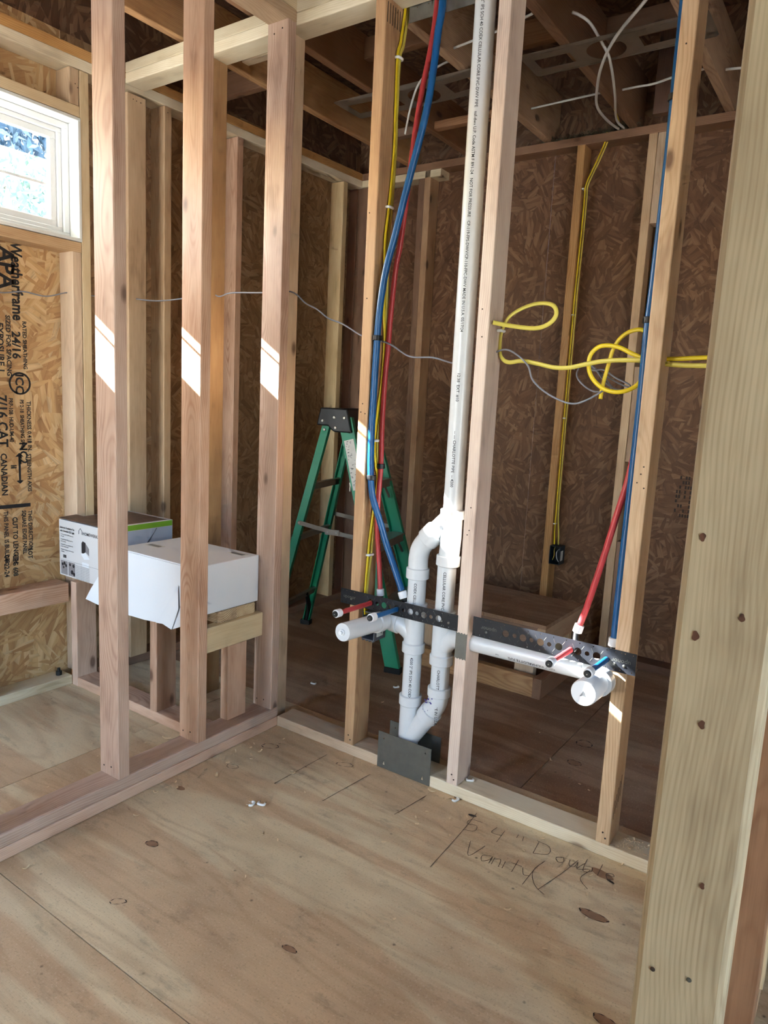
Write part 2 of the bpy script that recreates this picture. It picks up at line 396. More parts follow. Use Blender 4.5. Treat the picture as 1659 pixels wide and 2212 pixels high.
def prism(name, poly, frame, th, mat, par=None):
    n = len(poly); v = [frame(u, w_, 0) for u, w_ in poly] + [frame(u, w_, th) for u, w_ in poly]
    f = [tuple(range(n - 1, -1, -1)), tuple(range(n, 2 * n))] + [(i, (i + 1) % n, (i + 1) % n + n, i + n) for i in range(n)]
    o = centred(name, v, f, mat, par)
    bm = bmesh.new(); bm.from_mesh(o.data); bmesh.ops.recalc_face_normals(bm, faces=bm.faces); bm.to_mesh(o.data); bm.free()
    return o
_dg = None
def text_geo(body, size, align='LEFT', squeeze=1., bold=0.):
    cu = bpy.data.curves.new('txt', 'FONT'); cu.body = body; cu.size = size; cu.offset = bold * size; cu.align_x = align; cu.resolution_u = 2
    o = bpy.data.objects.new('txt', cu); COL.objects.link(o)
    dg = bpy.context.evaluated_depsgraph_get(); me = o.evaluated_get(dg).to_mesh()
    v = [(p.co.x * squeeze, p.co.y) for p in me.vertices]; f = [tuple(p.vertices) for p in me.polygons]
    o.evaluated_get(dg).to_mesh_clear(); bpy.data.objects.remove(o); bpy.data.curves.remove(cu)
    return v, f
def lettering(body, size, frame, mat, par, name='lettering', align='LEFT', squeeze=1., bold=0.):
    v, f = text_geo(body, size, align, squeeze, bold)
    if not v: return None
    return centred(name, [frame(x, y) for x, y in v], f, mat, par)

def print_bars(frame, bars, mat, par, name='faded_print'):
    V, Fc = [], []
    for u0, v0, u1, v1 in bars:
        o = len(V); V += [frame(u0, v0), frame(u1, v0), frame(u1, v1), frame(u0, v1)]; Fc.append((o, o + 1, o + 2, o + 3))
    return centred(name, V, Fc, mat, par)

# ================================================================== STRUCTURE
T, W = .038, .089
XW = -.891                # room face of the left exterior wall
YB = 1.55                 # room face of the back wall
# floor -------------------------------------------------------------
flr = thing('floor', (0, 0, -.02), 'plywood subfloor with pencilled note and scattered shavings', 'floor', kind='structure')
def sheet(x0, x1, y0, y1, m='ply'): return board('plywood_sheet', (x0 + .0012, y0 + .0012, -.02), (x1 - .0012, y1 - .0012, 0.), m, flr)
for x0, x1, y0, y1, m in [(-1.0, -.34, -3.7, -1.036, 'ply'), (-.34, 2.1, -2.255, -1.036, 'ply'), (2.1, 3.4, -2.255, -1.036, 'ply'), (-.34, 2.1, -3.7, -2.255, 'ply'), (2.1, 3.4, -3.7, -2.255, 'ply'),
                          (-1.0, -.34, -1.036, .183, 'ply'), (-.34, 2.1, -1.036, .183, 'ply'), (2.1, 3.4, -1.036, .183, 'ply'),
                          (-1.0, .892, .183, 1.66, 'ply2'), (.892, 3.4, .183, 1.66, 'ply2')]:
    s_ = sheet(x0, x1, y0, y1, m)
def knot(x, y, rx, ry, rim=True, fill='knot', rot=.1):
    n = 26; ph = random.random() * 6; cs, sn = math.cos(rot), math.sin(rot)
    def ring(k, s, z):
        out = []
        for i in range(n):
            a = 2 * PI * i / n; q = s * (1 + .05 * math.sin(3 * a + ph) + .03 * math.sin(7 * a + 2 * ph)); u = rx * q * math.cos(a); v = ry * q * math.sin(a)
            out.append((x + u * cs - v * sn, y + u * sn + v * cs, z))
        return out
    if fill:
        meshobj('knot', ring(0, .92, .0006), [tuple(range(n))], fill, flr)
    if rim:
        a = ring(0, 1.0, .0009); b = []
        for i, p in enumerate(a):
            s = .80 + .17 * abs(math.sin(i * .7 + ph)) ; b.append((x + (p[0] - x) * s, y + (p[1] - y) * s, .0009))
        meshobj('knot_rim', a + b, [(i, (i + 1) % n, n + (i + 1) % n, n + i) for i in range(n)], 'knot_dark', flr)
for k in [(.09, -.131, .031, .017, True, None, .5), (.093, -.31, .022, .012, True, None, .3), (.368, -.064, .03, .013, True, None, .4), (.069, -.502, .017, .011, False, 'knot', 0),
          (.229, -.729, .02, .012, True, 'knot', .2), (.35, -.918, .02, .01, True, None, .7), (1.24, -.076, .034, .016, False, 'knot', -.2), (1.268, -.092, .012, .004, True, 'knot_dark', -.3), (1.274, -.245, .037, .014, True, 'knot', 0.),
          (.949, .622, .03, .028, True, None, 0), (.97, .458, .025, .02, True, 'knot', 0), (1.391, -.528, .024, .012, True, 'knot', 0), (.769, -.777, .02, .008, True, 'knot', .1), (1.43, -.06, .03, .02, False, 'knot', 0),
          (.843, -.055, .014, .006, False, 'knot_dark', .2), (1.22, .95, .05, .02, True, 'knot', .1), (1.2, .6, .04, .02, False, 'knot', .1)]:
    knot(*k)
# pencil note on the floor
def stroke(pts, wd=.0017):
    P = smooth_path([(a, b, .0011) for a, b in pts], 4); v, f = [], []
    for i, p in enumerate(P):
        d = (P[min(i + 1, len(P) - 1)] - P[max(i - 1, 0)]); d = d.normalized() if d.length else Vector((1, 0, 0)); n_ = Vector((-d.y, d.x, 0)); q = wd * (.7 + .5 * abs(math.sin(i * 1.3))) / 2
        v += [p + n_ * q, p - n_ * q]
    for i in range(len(P) - 1): f.append((2 * i, 2 * i + 1, 2 * i + 3, 2 * i + 2))
    return v, f
def writing(strokes, name='pencil_writing'):
    V, Fc = [], []
    for s in strokes:
        v, f = stroke(s); o = len(V); V += v; Fc += [tuple(i + o for i in q) for q in f]
    centred(name, V, Fc, 'pencil', flr)
def wr(x, y, ang, glyph, sz):
    cs, sn = math.cos(ang), math.sin(ang)
    return [[(x + (u * cs - v * sn) * sz, y + (u * sn + v * cs) * sz) for u, v in s] for s in glyph]
G = {'5': [[(.6, 1), (.05, .95), (.0, .55), (.45, .6), (.5, .15), (.0, .0)]], '4': [[(.1, 1), (.0, .5), (.5, .5)], [(.5, .95), (.45, -.1)]], '"': [[(0, 1), (0, .7)], [(.25, 1), (.3, .65)]],
     'D': [[(0, 1), (0, 0)], [(-.1, 1), (.5, .85), (.6, .3), (.0, 0)]], 'o': [[(.3, .5), (.0, .3), (.15, 0), (.4, .15), (.3, .5)]], 'u': [[(0, .5), (.05, .05), (.3, .05), (.38, .5), (.42, 0)]],
     'b': [[(.0, 1), (.0, 0), (.35, .1), (.35, .45), (.02, .4)]], 'l': [[(.1, 1), (.05, 0)]], 'e': [[(.0, .25), (.35, .3), (.25, .5), (.0, .35), (.1, 0), (.38, .05)]],
     'V': [[(0, 1), (.3, 0), (.65, 1)]], 'a': [[(.35, .5), (.0, .35), (.1, .0), (.35, .25), (.38, .5), (.4, 0)]], 'n': [[(0, .5), (.02, 0)], [(.02, .4), (.25, .5), (.32, 0)]], 'i': [[(0, .5), (.02, 0)], [(.0, .72), (.02, .74)]],
     't': [[(.15, .9), (.15, 0)], [(-.05, .55), (.4, .55)]], 'y': [[(0, .5), (.15, .1), (.35, .15)], [(.4, .5), (.3, -.5)]]}
st = []
x = .855
for ch, dx in (('5', .075), ('4', .07), ('"', .06), ('D', .06), ('o', .035), ('u', .04), ('b', .035), ('l', .022), ('e', .04)):
    st += wr(x, -.135 + (x - .855) * .12, .12, G[ch], .062 if ch in '54"D' else .055); x += dx
x = .905
for ch, dx in (('V', .052), ('a', .032), ('n', .03), ('i', .018), ('t', .03), ('y', .03)):
    st += wr(x, -.235 + (x - .905) * .1, .1, G[ch], .066); x += dx
st += [[(.848, -.035), (.856, -.12), (.862, -.22), (.868, -.34)], [(1.10, -.12), (1.09, -.18), (1.115, -.23), (1.15, -.25)], [(1.17, -.06), (1.155, -.14), (1.13, -.24)], [(1.19, -.06), (1.18, -.1), (1.21, -.08), (1.2, -.13), (1.23, -.16)]]
writing(st)
# chalk / saw lines on the sheets
for a, b in [((.28, -.05), (.27, -.30)), ((.47, -.06), (.45, -.28)), ((.68, -.05), (.66, -.2))]:
    centred('saw_line', *stroke([a, ((a[0] + b[0]) / 2, (a[1] + b[1]) / 2), b], .0016), 'knot_dark', flr)

# left exterior wall ----------------------------------------------------
wl = thing('wall_left', (XW, 0, 0), 'left exterior wall of studs and stamped strand board around the window', 'wall', kind='structure')
xs = XW - W                                   # inner face of the sheathing
zt = lambda y: 2.392 + .021 * (y + .3)        # seam between the two top plates
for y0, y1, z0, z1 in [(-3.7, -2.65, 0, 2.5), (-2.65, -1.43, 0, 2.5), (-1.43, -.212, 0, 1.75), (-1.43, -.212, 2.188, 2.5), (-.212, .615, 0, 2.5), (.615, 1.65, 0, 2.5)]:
    o = board('osb_sheet', (xs - .011, y0 + .001, z0), (xs, y1 - .001, z1), 'osb_shaded' if y0 > -.3 else 'osb_new', wl)  # far sheets get the darker copy with painted-in shade
    if z1 == 1.75: stamp = o
def wstud(y, z0, z1, m, x0=xs, x1=XW, t_=T): return lum('stud', (x0 + .0005, y, z0), (x1, y + t_, z1), m, wl)
lum('bottom_plate', (xs, -3.6, 0), (XW, -.267, T), 'white', wl)
lum('bottom_plate', (xs, -.15, 0), (XW, 1.55, T), 'brown', wl)
for i, (m, d0) in enumerate((('white', -T), ('old', 0))):
    o = lum('top_plate', (xs, -3.6, 2.392 + d0), (XW, 1.64, 2.392 + d0 + T), m, wl)
    o.rotation_euler = (-PI / 2 + math.atan(.021), 0, 0); o.location.z = 2.392 + d0 + T / 2 + .021 * (-.98 + .3); o.location.y = -.98
wstud(-.233, T, 1.707, 'tan'); wstud(-.193, T, 2.352, 'pale'); wstud(-.233, 2.228, 2.352, 'tan')
wstud(-.61, T, 1.707, 'pink'); wstud(-1.02, T, 1.707, 'tan'); wstud(-1.45, T, 2.34, 'pale'); wstud(-1.41, T, 1.707, 'tan'); wstud(-1.86, T, 2.34, 'tan'); wstud(-2.27, T, 2.33, 'pink'); wstud(-2.68, T, 2.33, 'tan'); wstud(-3.09, T, 2.33, 'tan'); wstud(-3.5, T, 2.33, 'tan')
wstud(-.61, 2.228, 2.35, 'tan'); wstud(-1.02, 2.228, 2.345, 'tan')
wstud(.188, T, 2.362, 'tan'); wstud(.596, T, 2.37, 'pink'); wstud(1.384, T, 2.385, 'pale'); wstud(1.0, T, 2.378, 'brown')
lum('window_header', (xs, -1.41, 2.19), (XW, -.195, 2.228), 'pale', wl)
lum('rough_sill', (xs, -1.41, 1.707), (XW, -.195, 1.745), 'tan', wl)
lum('blocking', (xs, -.572, .35), (XW, -.275, .428), 'pink', wl); lum('blocking', (xs, -.98, .35), (XW, -.611, .428), 'pink', wl)
# printed stamp on the sheathing
def osbframe(y0, z0):                        # reads downward, letter tops towards +Y
    return lambda u, v: (xs + .0008, y0 + v, z0 - u)
for body, size, y0, z0, sq in [('Weatherframe', .058, -.419, 1.712, .8), ('APA', .08, -.464, 1.69, 1.), ('RATED SHEATHING', .021, -.384, 1.435, .95), ('24/16', .044, -.424, 1.395, 1.0), ('SIZED FOR SPACING', .024, -.446, 1.45, 1.), ('EXPOSURE 1', .032, -.478, 1.42, 1.),
                               ('THICKNESS 0.418 IN.', .022, -.376, 1.14, .95), ('PS 2-18  SHEATHING SPAN', .02, -.402, 1.145, .8), ('7/16 CAT', .05, -.486, 1.16, .95), ('PRP-108  HUD-UM-40', .022, -.444, 1.15, .8), ('NC2', .042, -.408, .985, 1.),
                               ('STRENGTH AXIS', .022, -.380, .94, .9), ('CANADIAN', .032, -.480, .945, .95), ('II', .03, -.443, .9, 1.), ('THIS DIRECTION', .022, -.382, .72, .95), ('SQUARE EDGE PANEL', .022, -.406, .722, .8), ('CUT TO LENGTH', .026, -.443, .70, .9), ('THIS PANEL IS BUILDER', .023, -.476, .725, .85),
                               ('LEG 608', .026, -.446, .55, .9), ('04-22-24', .026, -.48, .555, .9), ('LOT', .024, -.386, .57, .9)]:
    lettering(body, size, osbframe(y0, z0), 'ink', stamp, squeeze=sq, bold=.028)
prism('stamp_line', rect(-.52, .735, -.372, .749), lambda u, v, w_: (xs + .0004 + w_, u, v), .0004, 'ink', stamp)
prism('stamp_arrow', [(-.426, .93), (-.41, .945), (-.394, .93), (-.406, .93), (-.406, .84), (-.396, .838), (-.41, .826), (-.424, .838), (-.414, .84), (-.414, .93)], lambda u, v, w_: (xs + .0004 + w_, u, v), .0004, 'ink', stamp)
plate_holes('stamp_circle', circ(-.40, 1.205, .042, 24), [circ(-.40, 1.205, .035, 24)], .0004, 'ink', stamp, lambda u, v, w_: (xs + .0004 + w_, u, v))
lettering('ICC', .044, osbframe(-.416, 1.24), 'ink', stamp, bold=.03)

# window ------------------------------------------------------------
w1 = thing('window_1', (xs, -.8, 1.75), 'white vinyl window high on the left wall showing bright trees', 'window', kind='structure')
wy0, wy1, wz0, wz1 = -1.41, -.191, 1.747, 2.188
def rframe(name, x0, x1, y0, y1, z0, z1, t_, mat, par):
    parts = [((x0, y0, z0), (x1, y1, z0 + t_)), ((x0, y0, z1 - t_), (x1, y1, z1)), ((x0, y0, z0 + t_), (x1, y0 + t_, z1 - t_)), ((x0, y1 - t_, z0 + t_), (x1, y1, z1 - t_))]
    V, Fc = [], []
    for lo, hi in parts:
        o = len(V); V += [(a, b, c) for a in (lo[0], hi[0]) for b in (lo[1], hi[1]) for c in (lo[2], hi[2])]
        Fc += [tuple(o + i for i in q) for q in ((0, 1, 3, 2), (4, 6, 7, 5), (0, 4, 5, 1), (2, 3, 7, 6), (0, 2, 6, 4), (1, 5, 7, 3))]
    o = centred(name, V, Fc, mat, par)
    md = o.modifiers.new('bev', 'BEVEL'); md.width = .0015; md.segments = 1
    return o
rframe('jamb', xs + .012, XW + .002, wy0, wy1, wz0, wz1, .012, 'jamb', w1)
rframe('frame', xs - .03, xs + .030, wy0 + .0125, wy1 - .0125, wz0 + .0125, wz1 - .0125, .022, 'vinyl', w1)
rframe('frame_stop', xs - .02, xs + .018, wy0 + .035, wy1 - .035, wz0 + .035, wz1 - .035, .016, 'vinyl', w1)
sash = rframe('sash', xs - .012, xs + .008, wy0 + .0515, wy1 - .0515, wz0 + .0515, wz1 - .0515, .024, 'vinyl', w1)
bx('muntin', (xs - .004, wy0 + .075, 1.945 - .0045), (xs + .002, wy1 - .075, 1.945 + .0045), 'vinyl', sash)
bx('pane', (xs - .0085, wy0 + .074, wz0 + .074), (xs - .0055, wy1 - .074, wz1 - .074), 'glass', sash)
portal('portal_window', (xs - .035, (wy0 + wy1) / 2, (wz0 + wz1) / 2), (0, PI / 2, 0), wz1 - wz0 - .12, wy1 - wy0 - .12)
SC.objects['portal_window'].rotation_euler = (0, -PI / 2, 0)

# back wall -------------------------------------------------------------
wb = thing('wall_back', (1.2, YB, 0), 'far back wall of old reddish strand board between brown studs', 'wall', kind='structure')
for x0, x1 in [(-.99, .22), (.22, 1.44), (1.44, 2.66), (2.66, 3.4)]:
    board('osb_sheet', (x0 + .001, YB + W, 0), (x1 - .001, YB + W + .011, 2.5), 'osb_old', wb)
def bstud(x, m, z0=T, z1=2.43, t_=T, y1=None): return lum('stud', (x, YB, z0), (x + t_, YB + (W - .0005 if y1 is None else y1), z1), m, wb)
bstud(-.512, 'brown', z1=2.392); bstud(-.474, 'old'); bstud(.362, 'old'); bstud(.688, 'tan'); bstud(.777, 'brown'); bstud(1.3, 'brown'); bstud(1.9, 'brown'); bstud(2.5, 'brown'); bstud(-.1, 'brown') if False else None
lum('cripple', (.7275, YB + .002, 2.05), (.766, YB + .08, 2.43), 'tan', wb); lum('cripple', (.7275, YB + .002, .98), (.766, YB + .08, 1.42), 'old', wb); lum('cripple', (.7275, YB + .002, T), (.766, YB + .08, .6), 'brown', wb)
lum('stud', (-.98, YB, T), (-.922, YB + .087, 2.39), 'red', wb); lum('stud', (-.921, YB + .004, T), (-.842, YB + .08, 2.39), 'brown', wb)
lum('bottom_plate', (-.98, YB, 0), (3.3, YB + W, T), 'dark', wb)
lum('top_plate', (-.89, YB, 2.3925), (-.3755, YB + W, 2.43), 'white', wb)
lum('top_plate', (-.98, YB, 2.4305), (3.3, YB + W, 2.468), 'brown', wb)
rb_ = random.Random(5)
print_bars(lambda u, v: (u, YB + W - .0008, v), [(.95 + .012 * (i % 9), .72 + .022 * (i // 9), .958 + .012 * (i % 9), .735 + .022 * (i // 9)) for i in range(90) if rb_.random() < .55], 'knot_dark', wb)

# partition wall on the left, double sill plate ---------------------------
STUD = {}
wa = thing('wall_partition', (-.045, -.6, 0), 'open pinkish stud partition on a doubled sill plate, left of the room', 'wall', kind='structure')
lum('bottom_plate', (-W, -2.6, .0), (0, -.001, T - .0005), 'pink', wa, .005); lum('bottom_plate', (-W, -2.6, T), (0, 0., 2 * T), 'pink', wa, .005)
for y, m in ((-.671, 'pink'), (-.378, 'pink'), (-.038, 'pink'), (-1.12, 'pink'), (-1.53, 'pink')):
    STUD[y] = lum('stud', (-W, y, 2 * T), (0, y + T, 2.383), m, wa)
lum('top_plate', (-W, -2.6, 2.3832), (0, -.0005, 2.421), 'tan', wa); lum('top_plate', (-W, -2.6, 2.4212), (0, -.0005, 2.459), 'pale', wa)
lum('blocking', (-W + .002, -.3395, .347), (-.05, -.0385, .434), 'pale', wa)
lum('jack_stud', (-.127, -.213, 2 * T), (-W - .0003, -.124, .434), 'pink', wa) if False else lum('jack_stud', (-W, -.2, 2 * T), (-.052, -.112, .3465), 'pink', wa)

# plumbing wall -----------------------------------------------------------
wp = thing('wall_plumbing', (.7, .045, 0), 'open stud wall carrying the drain pipes, brackets and water lines', 'wall', kind='structure')
B1, B2, B3 = .35, .7563, 1.231
lum('bottom_plate', (.0005, 0, 0), (.46, W, T), 'tan', wp); lum('bottom_plate', (.46, 0, 0), (1.549, W, T), 'white', wp)
for x1, m, z1 in ((-.04, 'tan', 2.377), (B1, 'old', 2.377), (B2, 'blush', 2.377), (B3, 'tan', 2.377)):
    STUD[x1] = lum('stud', (x1 - T, 0, T if x1 > 0 else .001), (x1, W, z1), m, wp)
lum('stud', (-.448, 0.004, .001), (-.41, W, 2.3765), 'old', wp)
lum('stud', (-.929, .008, .0385), (-.886, .095, 2.35), 'tan', wp)
lum('top_plate', (-.885, 0, 2.3775), (1.549, W, 2.415), 'white', wp); lum('top_plate', (-.885, 0, 2.4155), (1.549, W, 2.453), 'white', wp)

# half wall below the boxes ------------------------------------------------
wh = thing('wall_half', (-.5, -.2, 0), 'low stud knee wall capped with two flat planks under the boxes', 'wall', kind='structure')
lum('bottom_plate', (-.852, -.266, 0), (-.0895, -.177, T), 'pink', wh)
lum('stud', (-.8905, -.266, 0), (-.853, -.177, .434), 'pink', wh); lum('stud', (-.391, -.266, T), (-.353, -.177, .434), 'pink', wh)
lum('cap_plank', (-.89, -.239, .4345), (-.066, -.1505, .4725), 'endgrain', wh); lum('cap_plank', (-.89, -.15, .4345), (-.068, -.061, .4725), 'endgrain', wh)

# doorway wall close to the camera -------------------------------------------
wd = thing('wall_doorway', (1.595, -.6, 0), 'near doorway wall whose weathered end stud fills the right edge', 'wall', kind='structure')
XD = 1.5495
STUD['d'] = lum('stud', (XD, -1.105, T), (XD + W, -1.067, 2.383), 'treated', wd, .007)
lum('stud', (XD + .004, -.70, T), (XD + W + .012, -.662, 2.383), 'brown', wd); lum('stud', (XD + .004, -.29, T), (XD + W + .004, -.252, 2.383), 'pale', wd)
lum('bottom_plate', (XD, -1.105, 0), (XD + W, -.0, T), 'tan', wd); lum('top_plate', (XD, -1.105, 2.3832), (XD + W, .089, 2.421), 'tan', wd)

# outer shell out of frame: right and front walls with open doorways ------------
XE, YS = 3.3, -2.6
we = thing('wall_right', (XE, 0, 0), 'right exterior wall with an open patio doorway', 'wall', kind='structure')
EY0, EY1, EZ = -2.3, -1.35, 2.05
for y0, y1, z0, z1 in [(-2.7, EY0, 0, 2.5), (EY0, EY1, EZ, 2.5), (EY1, .6, 0, 2.5), (.6, 1.65, 0, 2.5)]:
    board('osb_sheet', (XE, y0, z0), (XE + .011, y1, z1), 'osb_new', we)
ws = thing('wall_front', (1.2, YS, 0), 'front exterior wall behind the camera with a wide open doorway', 'wall', kind='structure')
SX0, SX1, SZ = -.75, .35, 2.0
for x0, x1, z0, z1 in [(-1.0, SX0, 0, 2.5), (SX0, SX1, SZ, 2.5), (SX1, 3.4, 0, 2.5)]:
    board('osb_sheet', (x0, YS - .011, z0), (x1, YS, z1), 'osb_new', ws)
wg = thing('wall_sun_block', (-.98, -3.5, 0), 'added tall side wall blocking sun from the front doorway', 'wall', kind='structure')
board('osb_sheet', (xs - .011, -4.6, -.4), (xs, -3.7, 3.9), 'siding', wg); board('osb_sheet', (xs - .011, -3.7, 2.92), (xs, -2.6, 3.9), 'siding', wg)  # unseen wall added to keep direct sun out of the front doorway
portal('portal_right', (XE + .03, (EY0 + EY1) / 2, EZ / 2), (0, PI / 2, 0), EZ, EY1 - EY0)
portal('portal_front', ((SX0 + SX1) / 2, YS - .03, SZ / 2), (PI / 2, 0, 0), SX1 - SX0, SZ)

# ceiling: joists, blocking, roof deck --------------------------------------------
ce = thing('ceiling', (1., -1., 2.47), 'open ceiling of dark roof joists and strand board deck', 'ceiling', kind='structure')
for i, x in enumerate((-.60, -.24, .19, .595, .99, 1.40, 1.81, 2.22, 2.63, 3.04)):
    m = 'brown' if i % 2 else 'old'
    if x < .1: lum('joist', (x, -3.6, 2.4705), (x + T, 1.64, 2.655), m, ce)
    else: lum('joist', (x, -3.6, 2.4705), (x + T, 1.64, 2.70), m, ce)
for x0, x1, y, z0, z1, m in [(-.56, -.242, .30, 2.50, 2.54, 'pale'), (-.56, -.242, 1.2, 2.48, 2.52, 'brown'), (-.2, .188, .62, 2.56, 2.64, 'brown'), (-.2, .188, .2, 2.5, 2.64, 'tan'), (-.2, .188, 1.18, 2.475, 2.51, 'brown'),
                             (.23, .593, .9, 2.6, 2.69, 'brown'), (.635, .988, 1.05, 2.62, 2.7, 'brown'), (-.9, -.602, .5, 2.5, 2.6, 'brown'), (.23, .593, .3, 2.55, 2.69, 'dark')]:
    lum('blocking', (x0, y, z0), (x1, y + T, z1), m, ce)
lum('upright', (.72, 1.46, 2.475), (.80, 1.50, 2.86), 'dark', ce)
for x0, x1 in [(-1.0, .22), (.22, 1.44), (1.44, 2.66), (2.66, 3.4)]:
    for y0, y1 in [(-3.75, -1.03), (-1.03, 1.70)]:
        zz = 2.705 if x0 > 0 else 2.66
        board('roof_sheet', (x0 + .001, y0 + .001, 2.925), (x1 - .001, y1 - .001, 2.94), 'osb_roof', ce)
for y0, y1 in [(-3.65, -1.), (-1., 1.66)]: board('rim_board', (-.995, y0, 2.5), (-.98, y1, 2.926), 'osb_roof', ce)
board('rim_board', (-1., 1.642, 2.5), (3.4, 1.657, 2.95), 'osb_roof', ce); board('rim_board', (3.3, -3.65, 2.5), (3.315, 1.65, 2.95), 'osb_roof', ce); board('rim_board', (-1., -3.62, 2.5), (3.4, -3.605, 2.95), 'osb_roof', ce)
# eave outside the left wall: its edge trims the sun through the window
ev = thing('roof_eave', (-1.2, -1, 2.27), 'white soffit and fascia of the eave above the window', 'eave', kind='structure')
board('soffit', (-1.43, -3.9, 2.275), (-.993, 1.9, 2.287), 'siding', ev); bx('fascia', (-1.445, -3.9, 2.271), (-1.43, 1.9, 2.50), 'siding', ev); board('roof_edge', (-1.46, -3.9, 2.9), (-.98, 1.9, 2.915), 'roofing', ev)

# ================================================================== PLUMBING
PV = thing('drain_pipe', (.6, .045, 0), 'white plastic drain and vent pipes with wyes and capped stubs', 'pipe')
YP = .045; PR = .0295
xm, x2, xl = .655, .648, .543
def hub(a, b, r, name='hub'): 
    L = (Vector(b) - Vector(a)).length
    return turned(name, a, b, [(0, r - .003), (.002, r), (L - .002, r), (L, r - .003)], 'pvc', PV, 24)
PIPES = {xm: sweep('pipe', [(xm, YP, .87), (xm, YP, 2.75)], PR, 'pvc', PV, 24)}
sweep('wye', [(xm, YP, .72), (x2 + .003, YP, .73), (xm, YP, .80), (xm, YP, .89)], PR + .0025, 'pvc', PV, 24)
hub((xm, YP, .862), (xm, YP, .892), .0372); hub((x2 + .002, YP, .715), (x2 + .003, YP, .748), .0372)
brn = sweep('wye_branch', [(.652, YP, .866), (.59, YP, .803), (.575, YP, .788)], PR + .002, 'pvc', PV, 24)
hub((.603, YP, .8165), (.571, YP, .784), .037)
sweep('elbow', smooth_path([(.584, YP, .797), (.565, YP, .777), (.549, YP, .752), (.543, YP, .72), (xl, YP, .69), (xl, YP, .66)], 5), PR + .0025, 'pvc', PV, 24)
hub((xl, YP, .655), (xl, YP, .69), .0372)
turned('nub', (.627, YP - .03, .842), (.624, YP - .038, .843), [(0, .006), (.004, .006), (.0045, .003)], 'pvc', PV, 12); turned('nub', (.59, YP - .028, .79), (.588, YP - .036, .79), [(0, .006), (.004, .006), (.0045, .003)], 'pvc', PV, 12)
PIPES[xl] = sweep('pipe', [(xl, YP, .1), (xl, YP, .68)], PR, 'pvc', PV, 24)
PIPES[x2] = sweep('pipe', [(x2, YP, .28), (x2, YP, .74)], PR, 'pvc', PV, 24)
# left sanitary tee and stub-out
turned('tee', (xl, YP, .41), (xl, YP, .575), [(0, .034), (.002, .0372), (.03, .0372), (.034, .033), (.13, .033), (.134, .0372), (.163, .0372), (.165, .034)], 'pvc', PV, 24)
sweep('tee_branch', smooth_path([(xl, YP, .455), (xl - .018, YP, .478), (xl - .045, YP, .492), (xl - .075, YP, .496)], 5), [.03 + .002 * min(1, i / 6) for i in range(16)], 'pvc', PV, 24)
hub((xl - .055, YP, .494), (xl - .088, YP, .497), .0365)
sweep('elbow', smooth_path([(xl - .07, YP, .496), (xl - .09, YP - .006, .498), (xl - .1, YP - .028, .5), (xl - .1, YP - .06, .502)], 5), .0315, 'pvc', PV, 24)
hub((xl - .1, -.005, .501), (xl - .1, -.035, .503), .0335, 'hub')
stubL = turned('capped_stub', (xl - .1, -.02, .502), (xl - .1, -.205, .5135), [(0, .0285), (.18, .0285), (.1855, .0275)], 'pvc', PV, 24)
turned('cap_nub', (xl - .1, -.2045, .5135), (xl - .1, -.225, .515), [(0, .010), (.006, .0095), (.0065, .006), (.014, .006), (.0145, .004)], 'pvc_cap', stubL, 14)
# right sanitary tee, horizontal arm, right stub-out
turned('tee', (x2, YP, .395), (x2, YP, .57), [(0, .034), (.002, .0372), (.03, .0372), (.034, .033), (.14, .033), (.144, .0372), (.173, .0372), (.175, .034)], 'pvc', PV, 24)
sweep('tee_branch', smooth_path([(x2, YP, .445), (x2 + .018, YP, .473), (x2 + .04, YP, .49), (x2 + .066, YP, .494)], 5), [.03 + .002 * min(1, i / 6) for i in range(16)], 'pvc', PV, 24)
arm = sweep('pipe', [(x2 + .03, YP, .494), (1.15, YP, .4985)], PR, 'pvc', PV, 24)
hub((1.105, YP, .498), (1.142, YP, .499), .0365)
sweep('elbow', smooth_path([(1.12, YP, .4985), (1.15, YP - .002, .499), (1.168, YP - .018, .5), (1.171, YP - .05, .501), (1.171, -.03, .503)], 5), .0325, 'pvc', PV, 24)
hub((1.171, -.012, .502), (1.171, -.05, .505), .0368)
stubR = turned('capped_stub', (1.171, -.045, .505), (1.171, -.165, .514), [(0, .0285), (.05, .0285), (.052, .0335), (.112, .0335), (.118, .031)], 'pvc_cap', PV, 28)
prism('cap_arrow', [(0, .012), (.008, -.004), (0, 0.), (-.008, -.004)], lambda u, v, w_: (1.171 + u, -.1636 - w_, .508 + v), .0006, 'ink_soft', stubR)
# lower bend and wye
lowb = sweep('elbow', smooth_path([(x2, YP, .31), (x2 - .002, YP, .275), (.635, YP, .247), (.612, YP, .214)], 5), .0325, 'pvc', PV, 24)
hub((x2, YP, .29), (x2, YP, .32), .0372); hub((.627, YP, .233), (.607, YP, .203), .0368)
sweep('wye_branch', [(.62, YP, .222), (.545, YP, .112)], PR + .0025, 'pvc', PV, 24)
turned('wye', (xl, YP, .0), (xl, YP, .265), [(0, .032), (.05, .032), (.06, .033), (.23, .033), (.234, .0372), (.263, .0372), (.265, .034)], 'pvc', PV, 24)
for i in range(16):
    a = -2.2 + random.random() * 1.3; z = .235 + random.random() * .06; cx = .642 - (.295 - z) * .45; q = .0012 + random.random() * .0042; rr = .0332
    ctr = Vector((cx + rr * math.cos(a), YP + rr * math.sin(a), z)); n_ = Vector((math.cos(a), math.sin(a), 0)); tt = Vector((-math.sin(a), math.cos(a), 0))
    meshobj('primer_spot', [ctr + tt * (q * math.cos(k)) + Vector((0, 0, q * .8 * math.sin(k))) + n_ * .0004 for k in [j * PI / 4 for j in range(8)]], [tuple(range(8))], 'primer', lowb)
